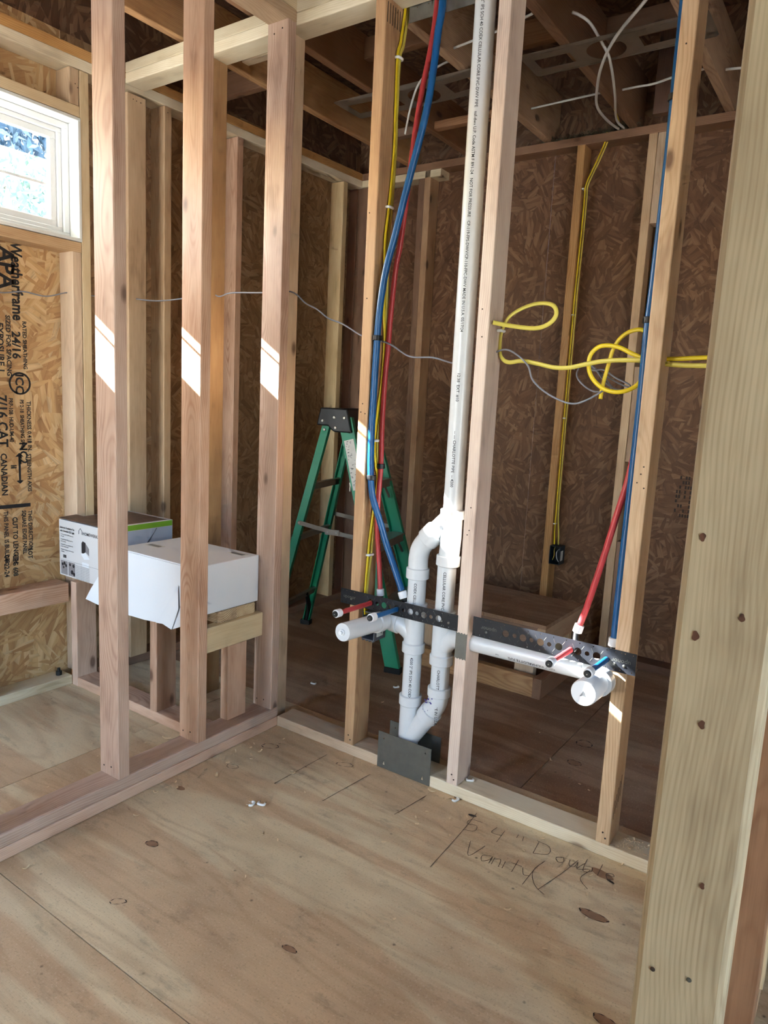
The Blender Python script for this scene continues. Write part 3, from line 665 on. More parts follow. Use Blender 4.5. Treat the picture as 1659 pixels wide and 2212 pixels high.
def pipe_text(body, size, x, z0, ang, mat='ink', r=PR + .0004, sq=1.):
    # reads downward along a vertical pipe, tops of the letters to the right
    def fr(u, v):
        a = ang + v / r; return (x + r * math.cos(a), YP + r * math.sin(a), z0 - u)
    return lettering(body, size, fr, mat, PIPES[x], squeeze=sq, bold=.01)
ANG = math.atan2(-1.89, 1.04) - .42
pipe_text('CHARLOTTE PIPE  4200 2" IPS SCH 40 COEX CELLULAR CORE PVC-DWV PIPE   nsf-dwv U.P. Code ASTM F 891-24   NOT FOR PRESSURE   CP-119-FPS-DWV/CP-110-FPC-DWV MADE IN U.S.A. 05/17/24', .0125, xm, 2.42, ANG, sq=.93)
pipe_text('12:38  EXT. #10', .0125, xm, 1.30, ANG)
pipe_text('-- --- CHARLOTTE PIPE  -- 4200', .0125, xm, 1.13, ANG)
pipe_text('CELLULAR CORE PVC-DWV', .0125, x2, .70, ANG + .1); pipe_text('CHARLOTTE PIPE MADE IN U.S.A.', .0125, x2, .385, ANG + .1)
pipe_text('COEX CELLULAR CORE', .0125, xl, .645, ANG + .15); pipe_text('4200 2" IPS SCH 40 COEX', .0125, xl, .40, ANG + .2)
def fr_arm(x0):
    r = PR + .0004
    def fr(u, v):
        a = .35 + v / r                          # angle below the front generatrix: letters hang upside down
        return (x0 - u, YP - r * math.cos(a), .4965 - r * math.sin(a))
    return fr
lettering('CHARLOTTE PIPE', .013, fr_arm(.985), 'ink', arm, bold=.01); lettering('4200 2" IPS', .010, fr_arm(1.03), 'ink_soft', arm); lettering('nsf', .010, fr_arm(.855), 'ink_soft', arm)

# water lines --------------------------------------------------------------------
def water_line(label, path, r, mat, ring_at, ring_dir, hole, stub_len, group):
    b = Vector(path[-1]); o = thing('water_pipe', (b.x, b.y, b.z), label, 'water pipe', group)
    P = smooth_path(path, 6); sweep('tube', P, r, mat, o, 16)
    ra = Vector(ring_at); rd = Vector(ring_dir).normalized()
    turned('expansion_ring', ra, ra + rd * .024, [(0, r + .002), (.0015, r + .0045), (.0225, r + .0045), (.024, r + .002)], 'ring', o, 20)
    h = Vector(hole)
    sweep('elbow_fitting', smooth_path([ra + rd * .012, ra + rd * .03, Vector((h.x, .03, h.z - .002)), Vector((h.x, -.004, h.z))], 4), .0085, 'black', o, 12)
    sb = turned('stub', (h.x, .002, h.z), (h.x, -stub_len, h.z + .004), [(0, .0079), (stub_len + .002, .0079)], mat, o, 16)
    e = Vector((h.x, -stub_len, h.z + .004))
    turned('stub_ring', e + Vector((0, .012, 0)), e + Vector((0, -.012, .0005)), [(0, .0105), (.0015, .0128), (.0225, .0128), (.024, .0115)], 'ring', sb, 20)
    turned('end_plug', e + Vector((0, -.011, 0)), e + Vector((0, -.018, .0003)), [(0, .0095), (.004, .0095), (.006, .0082)], 'black', sb, 12)
    turned('plug_tip', e + Vector((0, -.0165, 0)), e + Vector((0, -.019, 0)), [(0, .002), (.0018, .0018)], 'alu', sb, 8)
    return o
GW = 'water lines with capped stubs'
blueL = [(.525, .03, 2.55), (.525, .03, 2.334), (.516, .03, 2.26), (.506, .03, 2.154), (.493, .03, 2.062), (.471, .03, 1.969), (.446, .028, 1.875), (.402, .023, 1.694), (.386, .018, 1.625), (.376, .014, 1.557), (.369, .010, 1.462), (.366, .010, 1.366), (.364, .009, 1.243), (.363, .008, 1.119), (.363, .012, .993), (.369, .016, .917), (.380, .022, .871), (.4, .03, .815), (.423, .03, .759), (.461, .03, .681), (.496, .03, .608)]
redL = [(.488, .06, 2.55), (.488, .06, 2.356), (.475, .06, 2.235), (.453, .06, 2.128), (.436, .06, 2.018), (.426, .06, 1.92), (.403, .06, 1.699), (.391, .06, 1.63), (.381, .06, 1.513), (.376, .058, 1.369), (.372, .055, 1.27), (.370, .055, 1.12), (.371, .058, .998), (.369, .055, .897), (.370, .054, .807), (.374, .057, .747), (.382, .06, .671), (.391, .06, .588)]
blueR = [(1.1795, .06, 2.55), (1.1795, .066, 2.168), (1.1795, .066, 2.007), (1.1795, .07, 1.863), (1.1795, .065, 1.705), (1.1795, .055, 1.52), (1.1795, .045, 1.408), (1.1795, .05, 1.247), (1.1795, .046, 1.082), (1.1795, .04, .899), (1.1795, .035, .724), (1.181, .03, .608)]
redR = [(1.205, .104, 2.55), (1.205, .104, 2.0), (1.202, .104, 1.42), (1.184, .1, 1.28), (1.178, .075, 1.17), (1.166, .058, 1.037), (1.146, .05, .929), (1.121, .05, .805), (1.092, .05, .675), (1.076, .05, .615)]
water_line('blue water line stapled to the left stud and swinging over to the bracket', blueL, .0108, 'pexblue', (.497, .03, .606), (.45, 0, -1), (.501, -.003, .553), .135, GW)
water_line('red water line dropping behind the yellow cables to the left bracket', redL, .0085, 'pexred', (.391, .06, .588), (.1, 0, -1), (.399, -.003, .553), .175, GW)
water_line('blue water line hugging the right stud, its stub sunlit', blueR, .0108, 'pexblue', (1.181, .03, .612), (0, 0, -1), (1.174, -.003, .558), .14, GW)
water_line('red water line slanting down to the right bracket', redR, .0088, 'pexred', (1.077, .05, .62), (-.25, 0, -1), (1.075, -.003, .56), .145, GW)

# perforated brackets ---------------------------------------------------------------
def bracket(label, x0, x1, z0, z1, big, small, text_x, skew=0.):
    o = thing('stubout_bracket', ((x0 + x1) / 2, -.001, z0), label, 'bracket', 'perforated stub-out brackets')
    holes = [circ(x_, (z0 + z1) / 2, .0105) for x_ in big] + [circ(x_, (z0 + z1) / 2, .0065) for x_ in small]
    for x_ in [x0 + .009, x0 + .024, x0 + .04, x0 + .056] + [x0 + .1 + i * .0375 for i in range(10)] + [x1 - .055, x1 - .03, x1 - .009]:
        if x0 + .06 < x_ < x1 - .06 or True:
            holes += [circ(x_, z1 - .006, .0017, 8), circ(x_, z0 + .006, .0017, 8)]
    pl = plate_holes('plate', rect(x0, z0, x1, z1), holes, .0015, 'blackmetal', o, lambda u, v, w_: (u, -.0005 - w_, v))
    for x_ in big:                                  # spoke ridges beside each large hole
        for s1 in (-1, 1):
            for s2 in (-1, 1):
                a = Vector((x_ + s1 * .0105, -.002, (z0 + z1) / 2 + s2 * .008)); b = a + Vector((s1 * .006, 0, s2 * .010))
                sweep('ridge', [a, b], .0006, 'galv_dark', pl, 5)
    for tx, flip in text_x:
        lettering('uponor', .017, (lambda u, v, tx=tx: (tx + u, -.0024, (z0 + z1) / 2 - .004 + v)) if not flip else (lambda u, v, tx=tx: (tx - u, -.0024, (z0 + z1) / 2 + .006 - v)), 'galv_dark', pl)
    for sx in (x0 + .045, x1 - .03, x1 - .055):
        turned('screw', (sx, -.002, z0 + .02), (sx, -.006, z0 + .02), [(0, .0042), (.001, .0042), (.003, .002)], 'galv_dark', pl, 10)
    return o
bracket('black perforated bracket across the left bay, holding red and blue stubs', .274, .722, .531, .581, [.399, .451, .501, .552, .602, .655], [.424, .475, .527, .577, .628], [(.286, False)])
bracket('black perforated bracket across the right bay, sunlit at its right end', .774, 1.251, .531, .59, [.88, .934, .987, 1.041, 1.095, 1.147], [.908, .960, 1.013, 1.121], [(.852, True), (1.238, True)])

# nail plates -----------------------------------------------------------------------
def nplate(label, lo, hi, mat, teeth=None):
    o = thing('nail_plate', ((lo[0] + hi[0]) / 2, lo[1], lo[2]), label, 'nail plate', 'steel protector plates')
    x0, x1, z0, z1 = lo[0], hi[0], lo[2], hi[2]; out = [(x0, z0)]
    if teeth:
        n = 8
        for i in range(1, n): out.append((x0 + (x1 - x0) * i / n, z0 + (.004 if i % 2 else 0)))
    out += [(x1, z0), (x1, z1)]
    if teeth:
        for i in range(1, 8): out.append((x1 - (x1 - x0) * i / 8, z1 - (.004 if i % 2 else 0)))
    out.append((x0, z1))
    hs = [] if teeth else [circ(x0 + .022, z1 - .022, .0025, 8), circ(x1 - .02, z1 - .02, .0028, 8), [(x0 + .022, z0 + .012), (x0 + .03, z0 + .012), (x0 + .026, z0 + .028)], [(x1 - .032, z0 + .012), (x1 - .024, z0 + .012), (x1 - .028, z0 + .028)]]
    plate_holes('plate', out, hs, .0014, mat, o, lambda u, v, w_: (u, lo[1] - w_, v)); return o
nplate('wide steel plate on the front of the sill below the drain pipes', (.456, -.0006, .002), (.66, 0, .128), 'galv_dark')
nplate('steel plate on the rear of the sill behind the drain pipes', (.44, .0915, .002), (.642, 0, .126), 'galv_dark')
nplate('narrow toothed steel plate on the middle stud between the brackets', (.719, -.0006, .446), (.757, 0, .530), 'galv_dark', True)
st_ = thing('metal_strap', (.6, .09, 2.334), 'galvanised strap behind the top plate where the water lines pass', 'strap')
plate_holes('strap', rect(.372, 2.334, .80, 2.41), [circ(.4 + i * .04, 2.372, .002, 8) for i in range(10)], .0014, 'galv', st_, lambda u, v, w_: (u, .0895 + w_, v))

# ================================================================== CABLES
def cable(name, label, pts, r, mat, cat='cable', group=None, flat=1., n=10, up=None, k=6):
    P = smooth_path(pts, k); v, f = sweep_geo(P, r, n, flat, True, up); o = centred(name, v, f, mat, None, True); return tag(o, label, cat, group)
yp = [(.36, .105, 2.56), (.36, .10, 2.417), (.36, .079, 2.282), (.36, .066, 2.232), (.36, .069, 2.07), (.36, .071, 1.964), (.36, .06, 1.813), (.362, .044, 1.7), (.3645, .05, 1.546), (.366, .052, 1.47), (.365, .063, 1.398), (.363, .062, 1.28), (.36, .051, 1.181), (.36, .041, 1.08), (.362, .05, 1.002), (.363, .062, .967), (.362, .063, .919), (.36, .052, .843), (.36, .039, .75), (.36, .035, .702), (.36, .03, .633), (.36, .028, .56), (.362, .03, .50)]
shift = lambda P, d: [(x_ + d[0], y_ + d[1], z_ + d[2]) for x_, y_, z_ in P]
cable('yellow_cable', 'yellow flat cable down the left stud, front one of the pair', [(x_ - .0038, y_ - .004, z_) for x_, y_, z_ in yp], .0058, 'yellow', group='yellow house cables', flat=.55, up=(1, 0, 0))
cable('yellow_cable', 'yellow flat cable down the left stud, rear one of the pair', [(x_ - .0038, y_ + .009 + .004 * math.sin(i * 1.1), z_) for i, (x_, y_, z_) in enumerate(yp)], .0056, 'yellowpale', group='yellow house cables', flat=.55, up=(1, 0, 0))
loopY = [(.762, .012, 1.441), (.8, .03, 1.434), (.871, .05, 1.427), (.91, .058, 1.44), (.927, .062, 1.465), (.913, .066, 1.49), (.871, .07, 1.497), (.824, .07, 1.486), (.783, .07, 1.462), (.765, .07, 1.427), (.7605, .07, 1.391), (.768, .066, 1.352), (.794, .062, 1.335), (.836, .06, 1.339), (.879, .057, 1.333), (.935, .055, 1.322), (.981, .052, 1.322), (1.025, .05, 1.331), (1.087, .048, 1.341), (1.176, .047, 1.342), (1.242, .047, 1.333), (1.339, .045, 1.331), (1.56, .045, 1.335)]
cable('yellow_cable', 'pale yellow cable looping off the middle stud and on through the right stud', loopY, .0062, 'yellowpale', group='yellow house cables', flat=.6, up=(0, 1, 0))
coil = [(1.56, .055, 1.362), (1.341, .057, 1.352), (1.239, .057, 1.347), (1.185, .06, 1.346), (1.143, .06, 1.36), (1.113, .06, 1.374), (1.082, .06, 1.381), (1.053, .06, 1.377), (1.033, .06, 1.355), (1.032, .06, 1.321), (1.047, .06, 1.292), (1.076, .06, 1.269), (1.111, .06, 1.261), (1.144, .065, 1.269), (1.167, .07, 1.29), (1.178, .078, 1.335), (1.176, .085, 1.385), (1.166, .09, 1.413), (1.149, .09, 1.424), (1.12, .09, 1.418), (1.097, .09, 1.4), (1.082, .09, 1.371), (1.074, .09, 1.332), (1.065, .09, 1.285), (1.061, .09, 1.242)]
cable('yellow_cable', 'bright yellow cable coiled beside the right stud with a loose end', coil, .0058, 'yellow', group='yellow house cables', flat=.7, up=(0, 1, 0))
cable('grey_wire', 'thin grey wire sagging across the stamped board to the window stud', [(-.93, -.9, 1.53), (-.93, -.62, 1.52), (-.93, -.489, 1.52), (-.93, -.405, 1.536), (-.93, -.317, 1.532), (-.93, -.227, 1.559), (-.93, -.15, 1.56), (-.91, .02, 1.57), (-.895, .045, 1.573)], .0026, 'gray', 'wire', 'thin grey wires', n=8)
gw = [(-.90, .046, 1.573), (-.75, .045, 1.559), (-.604, .045, 1.562), (-.438, .045, 1.57), (-.388, .045, 1.562), (-.326, .045, 1.572), (-.169, .045, 1.566), (-.034, .045, 1.564), (.035, .045, 1.523), (.087, .045, 1.501), (.139, .045, 1.47), (.199, .045, 1.451), (.277, .045, 1.414), (.34, .045, 1.40), (.397, .045, 1.383), (.468, .045, 1.348), (.544, .06, 1.346), (.613, .084, 1.331), (.70, .08, 1.345), (.781, .05, 1.369), (.825, .045, 1.356), (.863, .045, 1.325), (.88, .045, 1.287), (.917, .045, 1.256), (.966, .045, 1.233), (1.005, .045, 1.226), (1.043, .045, 1.239), (1.077, .075, 1.268)]
cable('grey_wire', 'thin grey wire strung through the studs and drooping towards the coil', gw, .0026, 'gray', 'wire', 'thin grey wires', n=8)
gc = [(.977, .1, 1.319), (.981, .1, 1.33), (1.003, .102, 1.334), (1.027, .104, 1.319), (1.059, .1, 1.32), (1.095, .1, 1.299), (1.131, .1, 1.283), (1.128, .108, 1.272), (1.09, .11, 1.271), (1.061, .112, 1.298), (1.022, .11, 1.328), (1.008, .108, 1.338), (1.032, .106, 1.324), (1.066, .104, 1.286), (1.085, .1, 1.273), (1.064, .1, 1.264), (1.033, .1, 1.263), (.999, .102, 1.284), (.983, .106, 1.31), (1.003, .11, 1.340), (1.05, .115, 1.312), (1.1, .118, 1.285), (1.14, .12, 1.272)]
cable('grey_wire', 'hank of thin grey wire tangled inside the yellow coil', gc, .0024, 'gray', 'wire', 'thin grey wires', n=7)
GC = 'white cables in the ceiling'
cable('white_cable', 'short white cable end dangling beside the red water line', [(-.037, .7, 2.277), (-.02, .7, 2.361), (.008, .7, 2.442), (.048, .705, 2.485), (.12, .74, 2.53), (.188, .8, 2.55)], .0042, 'whitecable', 'cable', GC)
cable('white_cable', 'white cable crossing in front of the round hole and rising right', [(1.02, .44, 2.46), (.94, .529, 2.452), (.8, .692, 2.447), (.699, .86, 2.446), (.62, 1.045, 2.45), (.56, 1.225, 2.455), (.542, 1.413, 2.465), (.55, 1.57, 2.475)], .0055, 'whitecable', 'cable', GC)
cable('white_cable', 'white cable rising from the dusty plate and bending left', [(.640, .69, 2.56), (.661, .697, 2.55), (.692, .729, 2.53), (.715, .80, 2.49), (.727, .86, 2.455), (.665, 1.121, 2.452), (.58, 1.421, 2.465), (.575, 1.57, 2.475)], .005, 'whitecable', 'cable', GC)
cable('white_cable', 'straight white cable between joists left of the crossing cables', [(.229, 1.3, 2.53), (.4, 1.3, 2.534), (.594, 1.3, 2.538)], .0042, 'whitecable', 'cable', GC)
cable('white_cable', 'white cable between joists just beyond the vent pipe', [(-.2, 1.3, 2.53), (.0, 1.3, 2.531), (.189, 1.3, 2.534)], .0042, 'whitecable', 'cable', GC)
cable('white_cable', 'white cable near the roof deck right of the vent pipe', [(.229, .6, 2.5), (.396, .571, 2.5), (.442, .561, 2.5), (.594, .53, 2.51)], .0042, 'whitecable', 'cable', GC)
cable('white_cable', 'white cable between joists left of the right blue line', [(.634, 1.3, 2.532), (.692, 1.3, 2.532), (.765, 1.3, 2.531), (.845, 1.3, 2.542), (.989, 1.3, 2.55)], .0044, 'whitecable', 'cable', GC)
cable('white_cable', 'white cable just left of the near doorway stud', [(1.029, 1.3, 2.53), (1.121, 1.3, 2.523), (1.3, 1.3, 2.53)], .0048, 'whitecable', 'cable', GC)
by_ = [(.497, 1.56, 2.47), (.49, 1.565, 2.43), (.46, 1.56, 2.348), (.421, 1.555, 2.251), (.418, 1.56, 2.19), (.415, 1.565, 2.003), (.4085, 1.57, 1.792), (.4105, 1.565, 1.662), (.4085, 1.57, 1.399), (.4085, 1.57, 1.175), (.4085, 1.57, .946), (.412, 1.565, .715), (.413, 1.565, .60), (.415, 1.57, .535)]
cable('yellow_cable', 'yellow cable running down the back wall stud to the dark outlet box, left strand', [(max(x_ - .002, .4055), y_ - .004, z_) for x_, y_, z_ in by_], .0048, 'yellow', group='yellow house cables', flat=.7)
cable('yellow_cable', 'yellow cable running down the back wall stud to the dark outlet box, right strand', [(x_ + .006 + (.01 if z_ < .65 else 0), y_ + .004, z_) for x_, y_, z_ in by_], .0046, 'yellowpale', group='yellow house cables', flat=.7)
cable('yellow_cable', 'short yellow cable tail poking up from the dust at the ceiling edge', [(.53, 1.58, 2.45), (.545, 1.56, 2.50), (.525, 1.5, 2.57)], .0042, 'yellow', group='yellow house cables')

# clamps and staples ------------------------------------------------------------------
def clamp(label, loc, r, wall_x):
    o = thing('pipe_clamp', loc, label, 'clamp', 'black pipe clamps'); x_, y_, z_ = loc
    turned('band', (x_, y_, z_ - .008), (x_, y_, z_ + .008), [(0, r + .003), (.001, r + .0045), (.015, r + .0045), (.016, r + .003)], 'black', o, 18)
    s = 1 if wall_x > x_ else -1
    bx('foot', (min(wall_x - s * .004, wall_x), y_ + r * .6, z_ - .007), (max(wall_x - s * .004, wall_x), y_ + r + .022, z_ + .007), 'black', o, .001)
    turned('nail_head', (wall_x - s * .004, y_ + r + .015, z_), (wall_x - s * .006, y_ + r + .015, z_), [(0, .003), (.0015, .003)], 'nail', o, 8)
clamp('black clamp on the left blue line at shoulder height', (.3665, .010, 1.401), .0108, .35)
clamp('black clamp on the left blue line just below the sunlit patch', (.3655, .014, .962), .0108, .35)
clamp('black clamp on the left red line behind the yellow cables', (.371, .058, .997), .0085, .35)
clamp('black clamp on the right blue line level with the yellow coil', (1.1795, .048, 1.442), .0108, 1.193)
clamp('black clamp on the right blue line up near the ceiling', (1.1795, .068, 1.971), .0108, 1.193)
def staple(label, loc, rz=0., rx=0., ry=0., s=1.3):
    o = thing('cable_staple', loc, label, 'staple', 'white cable staples'); o.rotation_euler = (rx, ry, rz)
    P = [(-.0095, 0, 0), (-.0095, 0, .006), (-.006, 0, .0085), (.006, 0, .0085), (.0095, 0, .006), (.0095, 0, 0)]
    v, f = sweep_geo([Vector(p) * s for p in smooth_path(P, 3)], .0034 * s, 8, 1., True); 
    me = bpy.data.meshes.new('saddle'); me.from_pydata([tuple(p) for p in v], [], f); me.shade_smooth(); me.materials.append(M['staple']); q = bpy.data.objects.new('saddle', me); COL.objects.link(q); q.parent = o
    for sg in (-1, 1):
        v, f = lathe_pts((sg * .0085 * s, 0, .009 * s), (sg * .0085 * s, 0, -.012 * s), [(0, .0022 * s), (.0015 * s, .0022 * s), (.0015 * s, .0009 * s), (.018 * s, .0009 * s)], 8)
        me = bpy.data.meshes.new('nail'); me.from_pydata([tuple(p) for p in v], [], f); me.materials.append(M['nail']); q = bpy.data.objects.new('nail', me); COL.objects.link(q); q.parent = o
    return o
for lab, (x_, y_, z_) in (('white staple over the yellow pair high on the left stud', (.351, .07, 2.232)), ('white staple over the yellow pair above the blue crossing', (.351, .058, 1.801)), ('white staple over the yellow pair beside the sunlit patch', (.351, .046, 1.08)), ('white staple over the yellow pair above the left bracket', (.351, .040, .702))):
    staple(lab, (x_, y_, z_), 0, 0, PI / 2).rotation_euler = Euler((0, PI / 2, 0)).to_matrix().to_euler()
for o in [o for o in bpy.data.objects if o.name.startswith('cable_staple')]:
    o.rotation_euler = (Matrix.Rotation(PI / 2, 3, 'Y') @ Matrix.Rotation(PI / 2, 3, 'Z')).to_euler()
staple('white staple holding the yellow loop on the middle stud', (.758, .065, 1.423)).rotation_euler = (Matrix.Rotation(PI / 2, 3, 'Y') @ Matrix.Rotation(PI / 2, 3, 'Z')).to_euler()
for lab, p in (('white staple at the bend of the back wall cables', (.4015, 1.562, 2.235)), ('white staple midway down the back wall cables', (.4015, 1.57, 1.662)), ('white staple on the back wall cables below the grey tangle', (.4015, 1.574, 1.168)), ('white staple just above the dark outlet box', (.4015, 1.568, .640))):
    staple(lab, p, s=1.1).rotation_euler = (Matrix.Rotation(PI / 2, 3, 'Y') @ Matrix.Rotation(PI / 2, 3, 'Z')).to_euler()
staple('dropped white staple lying on its side, left of the two on the floor', (.297, -.43, .0045), 1.9, PI / 2, s=1.05)
staple('dropped white staple lying on the floor, right of the two', (.322, -.407, .0045), .3, PI / 2, s=1.05)
staple('dropped white staple on the sill by the middle stud', (.772, .058, .0425), .5, PI / 2, s=1.05)
staple('dropped white staple on the far floor left of the left stud', (-.153, .389, .0045), .2, PI / 2, s=1.05)
staple('dropped white staple on the far floor left of the drain pipes', (.134, .591, .0045), 1., PI / 2, s=1.05)
staple('dropped white staple on the floor in front of the middle stud', (.761, -.016, .0045), 1.3, PI / 2, s=1.05)

# outlet boxes ------------------------------------------------------------------------
ob = thing('outlet_box', (.385, .05, .40), 'grey plastic outlet box on the left stud below the bracket', 'outlet box')
x0, x1, y0, y1, z0, z1 = .3505, .402, .022, .088, .415, .512
for lo, hi in (((x0, y0, z0), (x0 + .003, y1, z1)), ((x1 - .003, y0, z0), (x1, y1, z1)), ((x0 + .003, y0, z0), (x1 - .003, y1, z0 + .003)), ((x0 + .003, y0, z1 - .003), (x1 - .003, y1, z1)), ((x0 + .003, y1 - .003, z0 + .003), (x1 - .003, y1, z1 - .003))): bx('side', lo, hi, 'greybox', ob)
for i in range(4): bx('tab', (x0 + .004 + i * .013, y0 - .001, z0 - .004), (x0 + .009 + i * .013, y0 + .01, z0 - .0002), 'greybox', ob)
bx('sticker', (x1 + .0002, y0 + .014, z0 + .012), (x1 + .0008, y0 + .05, z0 + .07), 'label', ob); print_bars(lambda u, v: (x1 + .0011, y0 + u, z0 + v), [(.02, .03, .026, .06), (.03, .03, .034, .05), (.038, .02, .042, .06)], 'ink', ob)
nb = thing('outlet_box', (.428, YB, .43), 'dark navy outlet box on the back wall stud above the platform', 'outlet box')
x0, x1, y0, y1, z0, z1 = .4005, .456, YB - .008, YB + .058, .436, .53
for lo, hi in (((x0, y0, z0), (x0 + .003, y1, z1)), ((x1 - .003, y0, z0), (x1, y1, z1)), ((x0 + .003, y0, z0), (x1 - .003, y1, z0 + .003)), ((x0 + .003, y0, z1 - .003), (x1 - .003, y1, z1)), ((x0 + .003, y1 - .003, z0 + .003), (x1 - .003, y1, z1 - .003))): bx('side', lo, hi, 'navy', nb)
sweep('wire_end', smooth_path([(.41, YB + .04, .515), (.418, YB + .01, .505), (.422, YB + .004, .48), (.413, YB + .01, .455)], 5), .0016, 'yellowpale', nb, 7); sweep('wire_end', smooth_path([(.44, YB + .04, .515), (.432, YB + .01, .50), (.436, YB + .004, .47), (.445, YB + .01, .45)], 5), .0016, 'staple', nb, 7)
bx('sticker', (x1 + .0002, y0 + .01, z0 + .02), (x1 + .0008, y0 + .04, z0 + .07), 'label', nb)

# ceiling mounting plates -----------------------------------------------------------------
def pan(label, x0, x1, y0, y1, cx, bend):
    o = thing('mounting_plate', ((x0 + x1) / 2, (y0 + y1) / 2, 2.455), label, 'mounting plate', 'ceiling light mounting plates')
    cy = (y0 + y1) / 2; hs = [circ(cx, cy, .068, 28), rect(x0 + .04, y0 + .055, cx - .12, y1 - .055), rect(cx + .12, y0 + .055, x1 - .04, y1 - .055)]
    ol = [(x0, y0 + .01), (x0 + .01, y0), (x1 - .01, y0), (x1, y0 + .01), (x1, y1 - .01), (x1 - .01, y1), (x0 + .01, y1), (x0, y1 - .01)]
    slots = [rect(x0 + .07 + i * .14, y0 + .014, x0 + .17 + i * .14, y0 + .017) for i in range(4)] + [rect(x0 + .07 + i * .14, y1 - .017, x0 + .17 + i * .14, y1 - .014) for i in range(4)]
    plate_holes('plate', ol, hs + slots, .0012, 'pan', o, lambda u, v, w_: (u, v, 2.4668 - w_ - bend * math.sin(PI * (u - x0) / (x1 - x0))))
pan('thin metal light plate with a round hole between the right joists', .44, 1.085, .70, .885, .735, .004)
pan('thin metal light plate sagging below the joists behind the water lines', -.422, .31, .70, .90, -.02, .012)

# ================================================================== LADDER
ld = thing('stepladder', (-.28, .95, 0), 'green fibreglass stepladder with black top cap behind the plumbing wall', 'ladder')
U = Vector((.97, .243, 0)).normalized(); Wd = Vector((-U.y, U.x, 0)); F2 = Vector((.03, .715, 0))
bwid, Sp, ap = .48, .66, .365
F4 = F2 + Wd * bwid; F1 = F2 - U * Sp + Wd * .02; F3 = F4 - U * Sp - Wd * .02
HC = 1.12; up = Vector((0, 0, 1))
A2_ = F2 - U * (ap - .045) + Wd * .085 + up * HC; A4_ = F4 - U * (ap - .045) - Wd * .085 + up * HC
A1_ = F2 - U * (ap + .045) + Wd * .095 + up * (HC - .005); A3_ = F4 - U * (ap + .045) - Wd * .095 + up * (HC - .005)
def channel(name, a, b, out, wd, dp, th=.004):
    """U channel rail from a (foot) to b (top); web faces 'out', flanges point inwards"""
    d = (b - a).normalized(); o_ = (Vector(out) - d * Vector(out).dot(d)).normalized(); s = d.cross(o_).normalized()
    prof = [(-wd / 2, 0), (wd / 2, 0), (wd / 2, -dp), (wd / 2 - th, -dp), (wd / 2 - th, -th), (-wd / 2 + th, -th), (-wd / 2 + th, -dp), (-wd / 2, -dp)]
    v = [p + s * u + o_ * w_ for p in (a, b) for u, w_ in prof]; n = 8
    f = [(i, (i + 1) % n, n + (i + 1) % n, n + i) for i in range(n)] + [(0, 1, 2, 3, 4, 5, 6, 7)[::-1], tuple(range(8, 16))]
    o = centred(name, v, f, 'green', ld)
    bm = bmesh.new(); bm.from_mesh(o.data); bmesh.ops.recalc_face_normals(bm, faces=bm.faces); bm.to_mesh(o.data); bm.free(); return o
fr_near = channel('front_rail', F2 + up * .012, A2_, -Wd, .066, .026); channel('front_rail', F4 + up * .012, A4_, Wd, .066, .026)
channel('rear_rail', F1 + up * .012, A1_, -Wd, .036, .024); channel('rear_rail', F3 + up * .012, A3_, Wd, .036, .024)
def lerp(a, b, t_): return a + (b - a) * t_
def orib(name, c, ax, ay, az, sx, sy, sz, mat, par=None):
    v = [c + ax * (i * sx / 2) + ay * (j * sy / 2) + az * (k * sz / 2) for i in (-1, 1) for j in (-1, 1) for k in (-1, 1)]
    return centred(name, v, [(0, 1, 3, 2), (4, 6, 7, 5), (0, 4, 5, 1), (2, 3, 7, 6), (0, 2, 6, 4), (1, 5, 7, 3)], mat, par or ld)
for z_ in (.28, .56, .83):
    t_ = z_ / HC; p, q = lerp(F2, A2_, t_), lerp(F4, A4_, t_); c = (p + q) / 2
    st = orib('step', c, Wd, U, up, (q - p).length - .01, .08, .006, 'alu'); orib('step_lip', c - up * .019 + U * .036, Wd, U, up, (q - p).length - .01, .004, .034, 'alu'); orib('step_lip', c - up * .019 - U * .036, Wd, U, up, (q - p).length - .01, .004, .034, 'alu')
    for e, s_ in ((p, 1), (q, -1)):
        a = e + Wd * s_ * .02 - up * .02 + U * .025; sweep('step_brace', [a + Wd * s_ * .06, a - up * .07 + U * .012], .006, 'alu', ld, 6)
for z_, in ((.20,), (.55,), (.80,)):
    t_ = z_ / HC; p, q = lerp(F1, A1_, t_), lerp(F3, A3_, t_); c = (p + q) / 2
    orib('rear_bar', c, Wd, U, up, (q - p).length - .004, .005, .034, 'alu'); orib('rear_bar_flange', c + up * .015 + U * .01, Wd, U, up, (q - p).length - .02, .022, .004, 'alu')
for a, b, c, d in ((F2, A2_, F1, A1_), (F4, A4_, F3, A3_)):
    p, q = lerp(a, b, .52), lerp(c, d, .56); s_ = -Wd * .004 if a is F2 else Wd * .004; mid = (p + q) / 2 - up * .004
    for e1, e2 in ((p, mid), (q, mid)):
        d_ = (e2 - e1); orib('spreader', (e1 + e2) / 2 + s_, d_.normalized(), d_.cross(up).normalized(), d_.cross(up).normalized().cross(d_.normalized()), d_.length, .004, .02, 'pan')
    orib('spreader_hinge', mid + s_ * 2, U, Wd, up, .07, .006, .026, 'pan')
    for k in (-.022, .022): turned('rivet', mid + s_ * 2.2 + U * k, mid + s_ * 3.6 + U * k, [(0, .006), (.003, .004)], 'alu', ld, 10)
    for e in (p, q): turned('rivet', e + s_, e + s_ * 2.6, [(0, .009), (.004, .006)], 'alu', ld, 10)
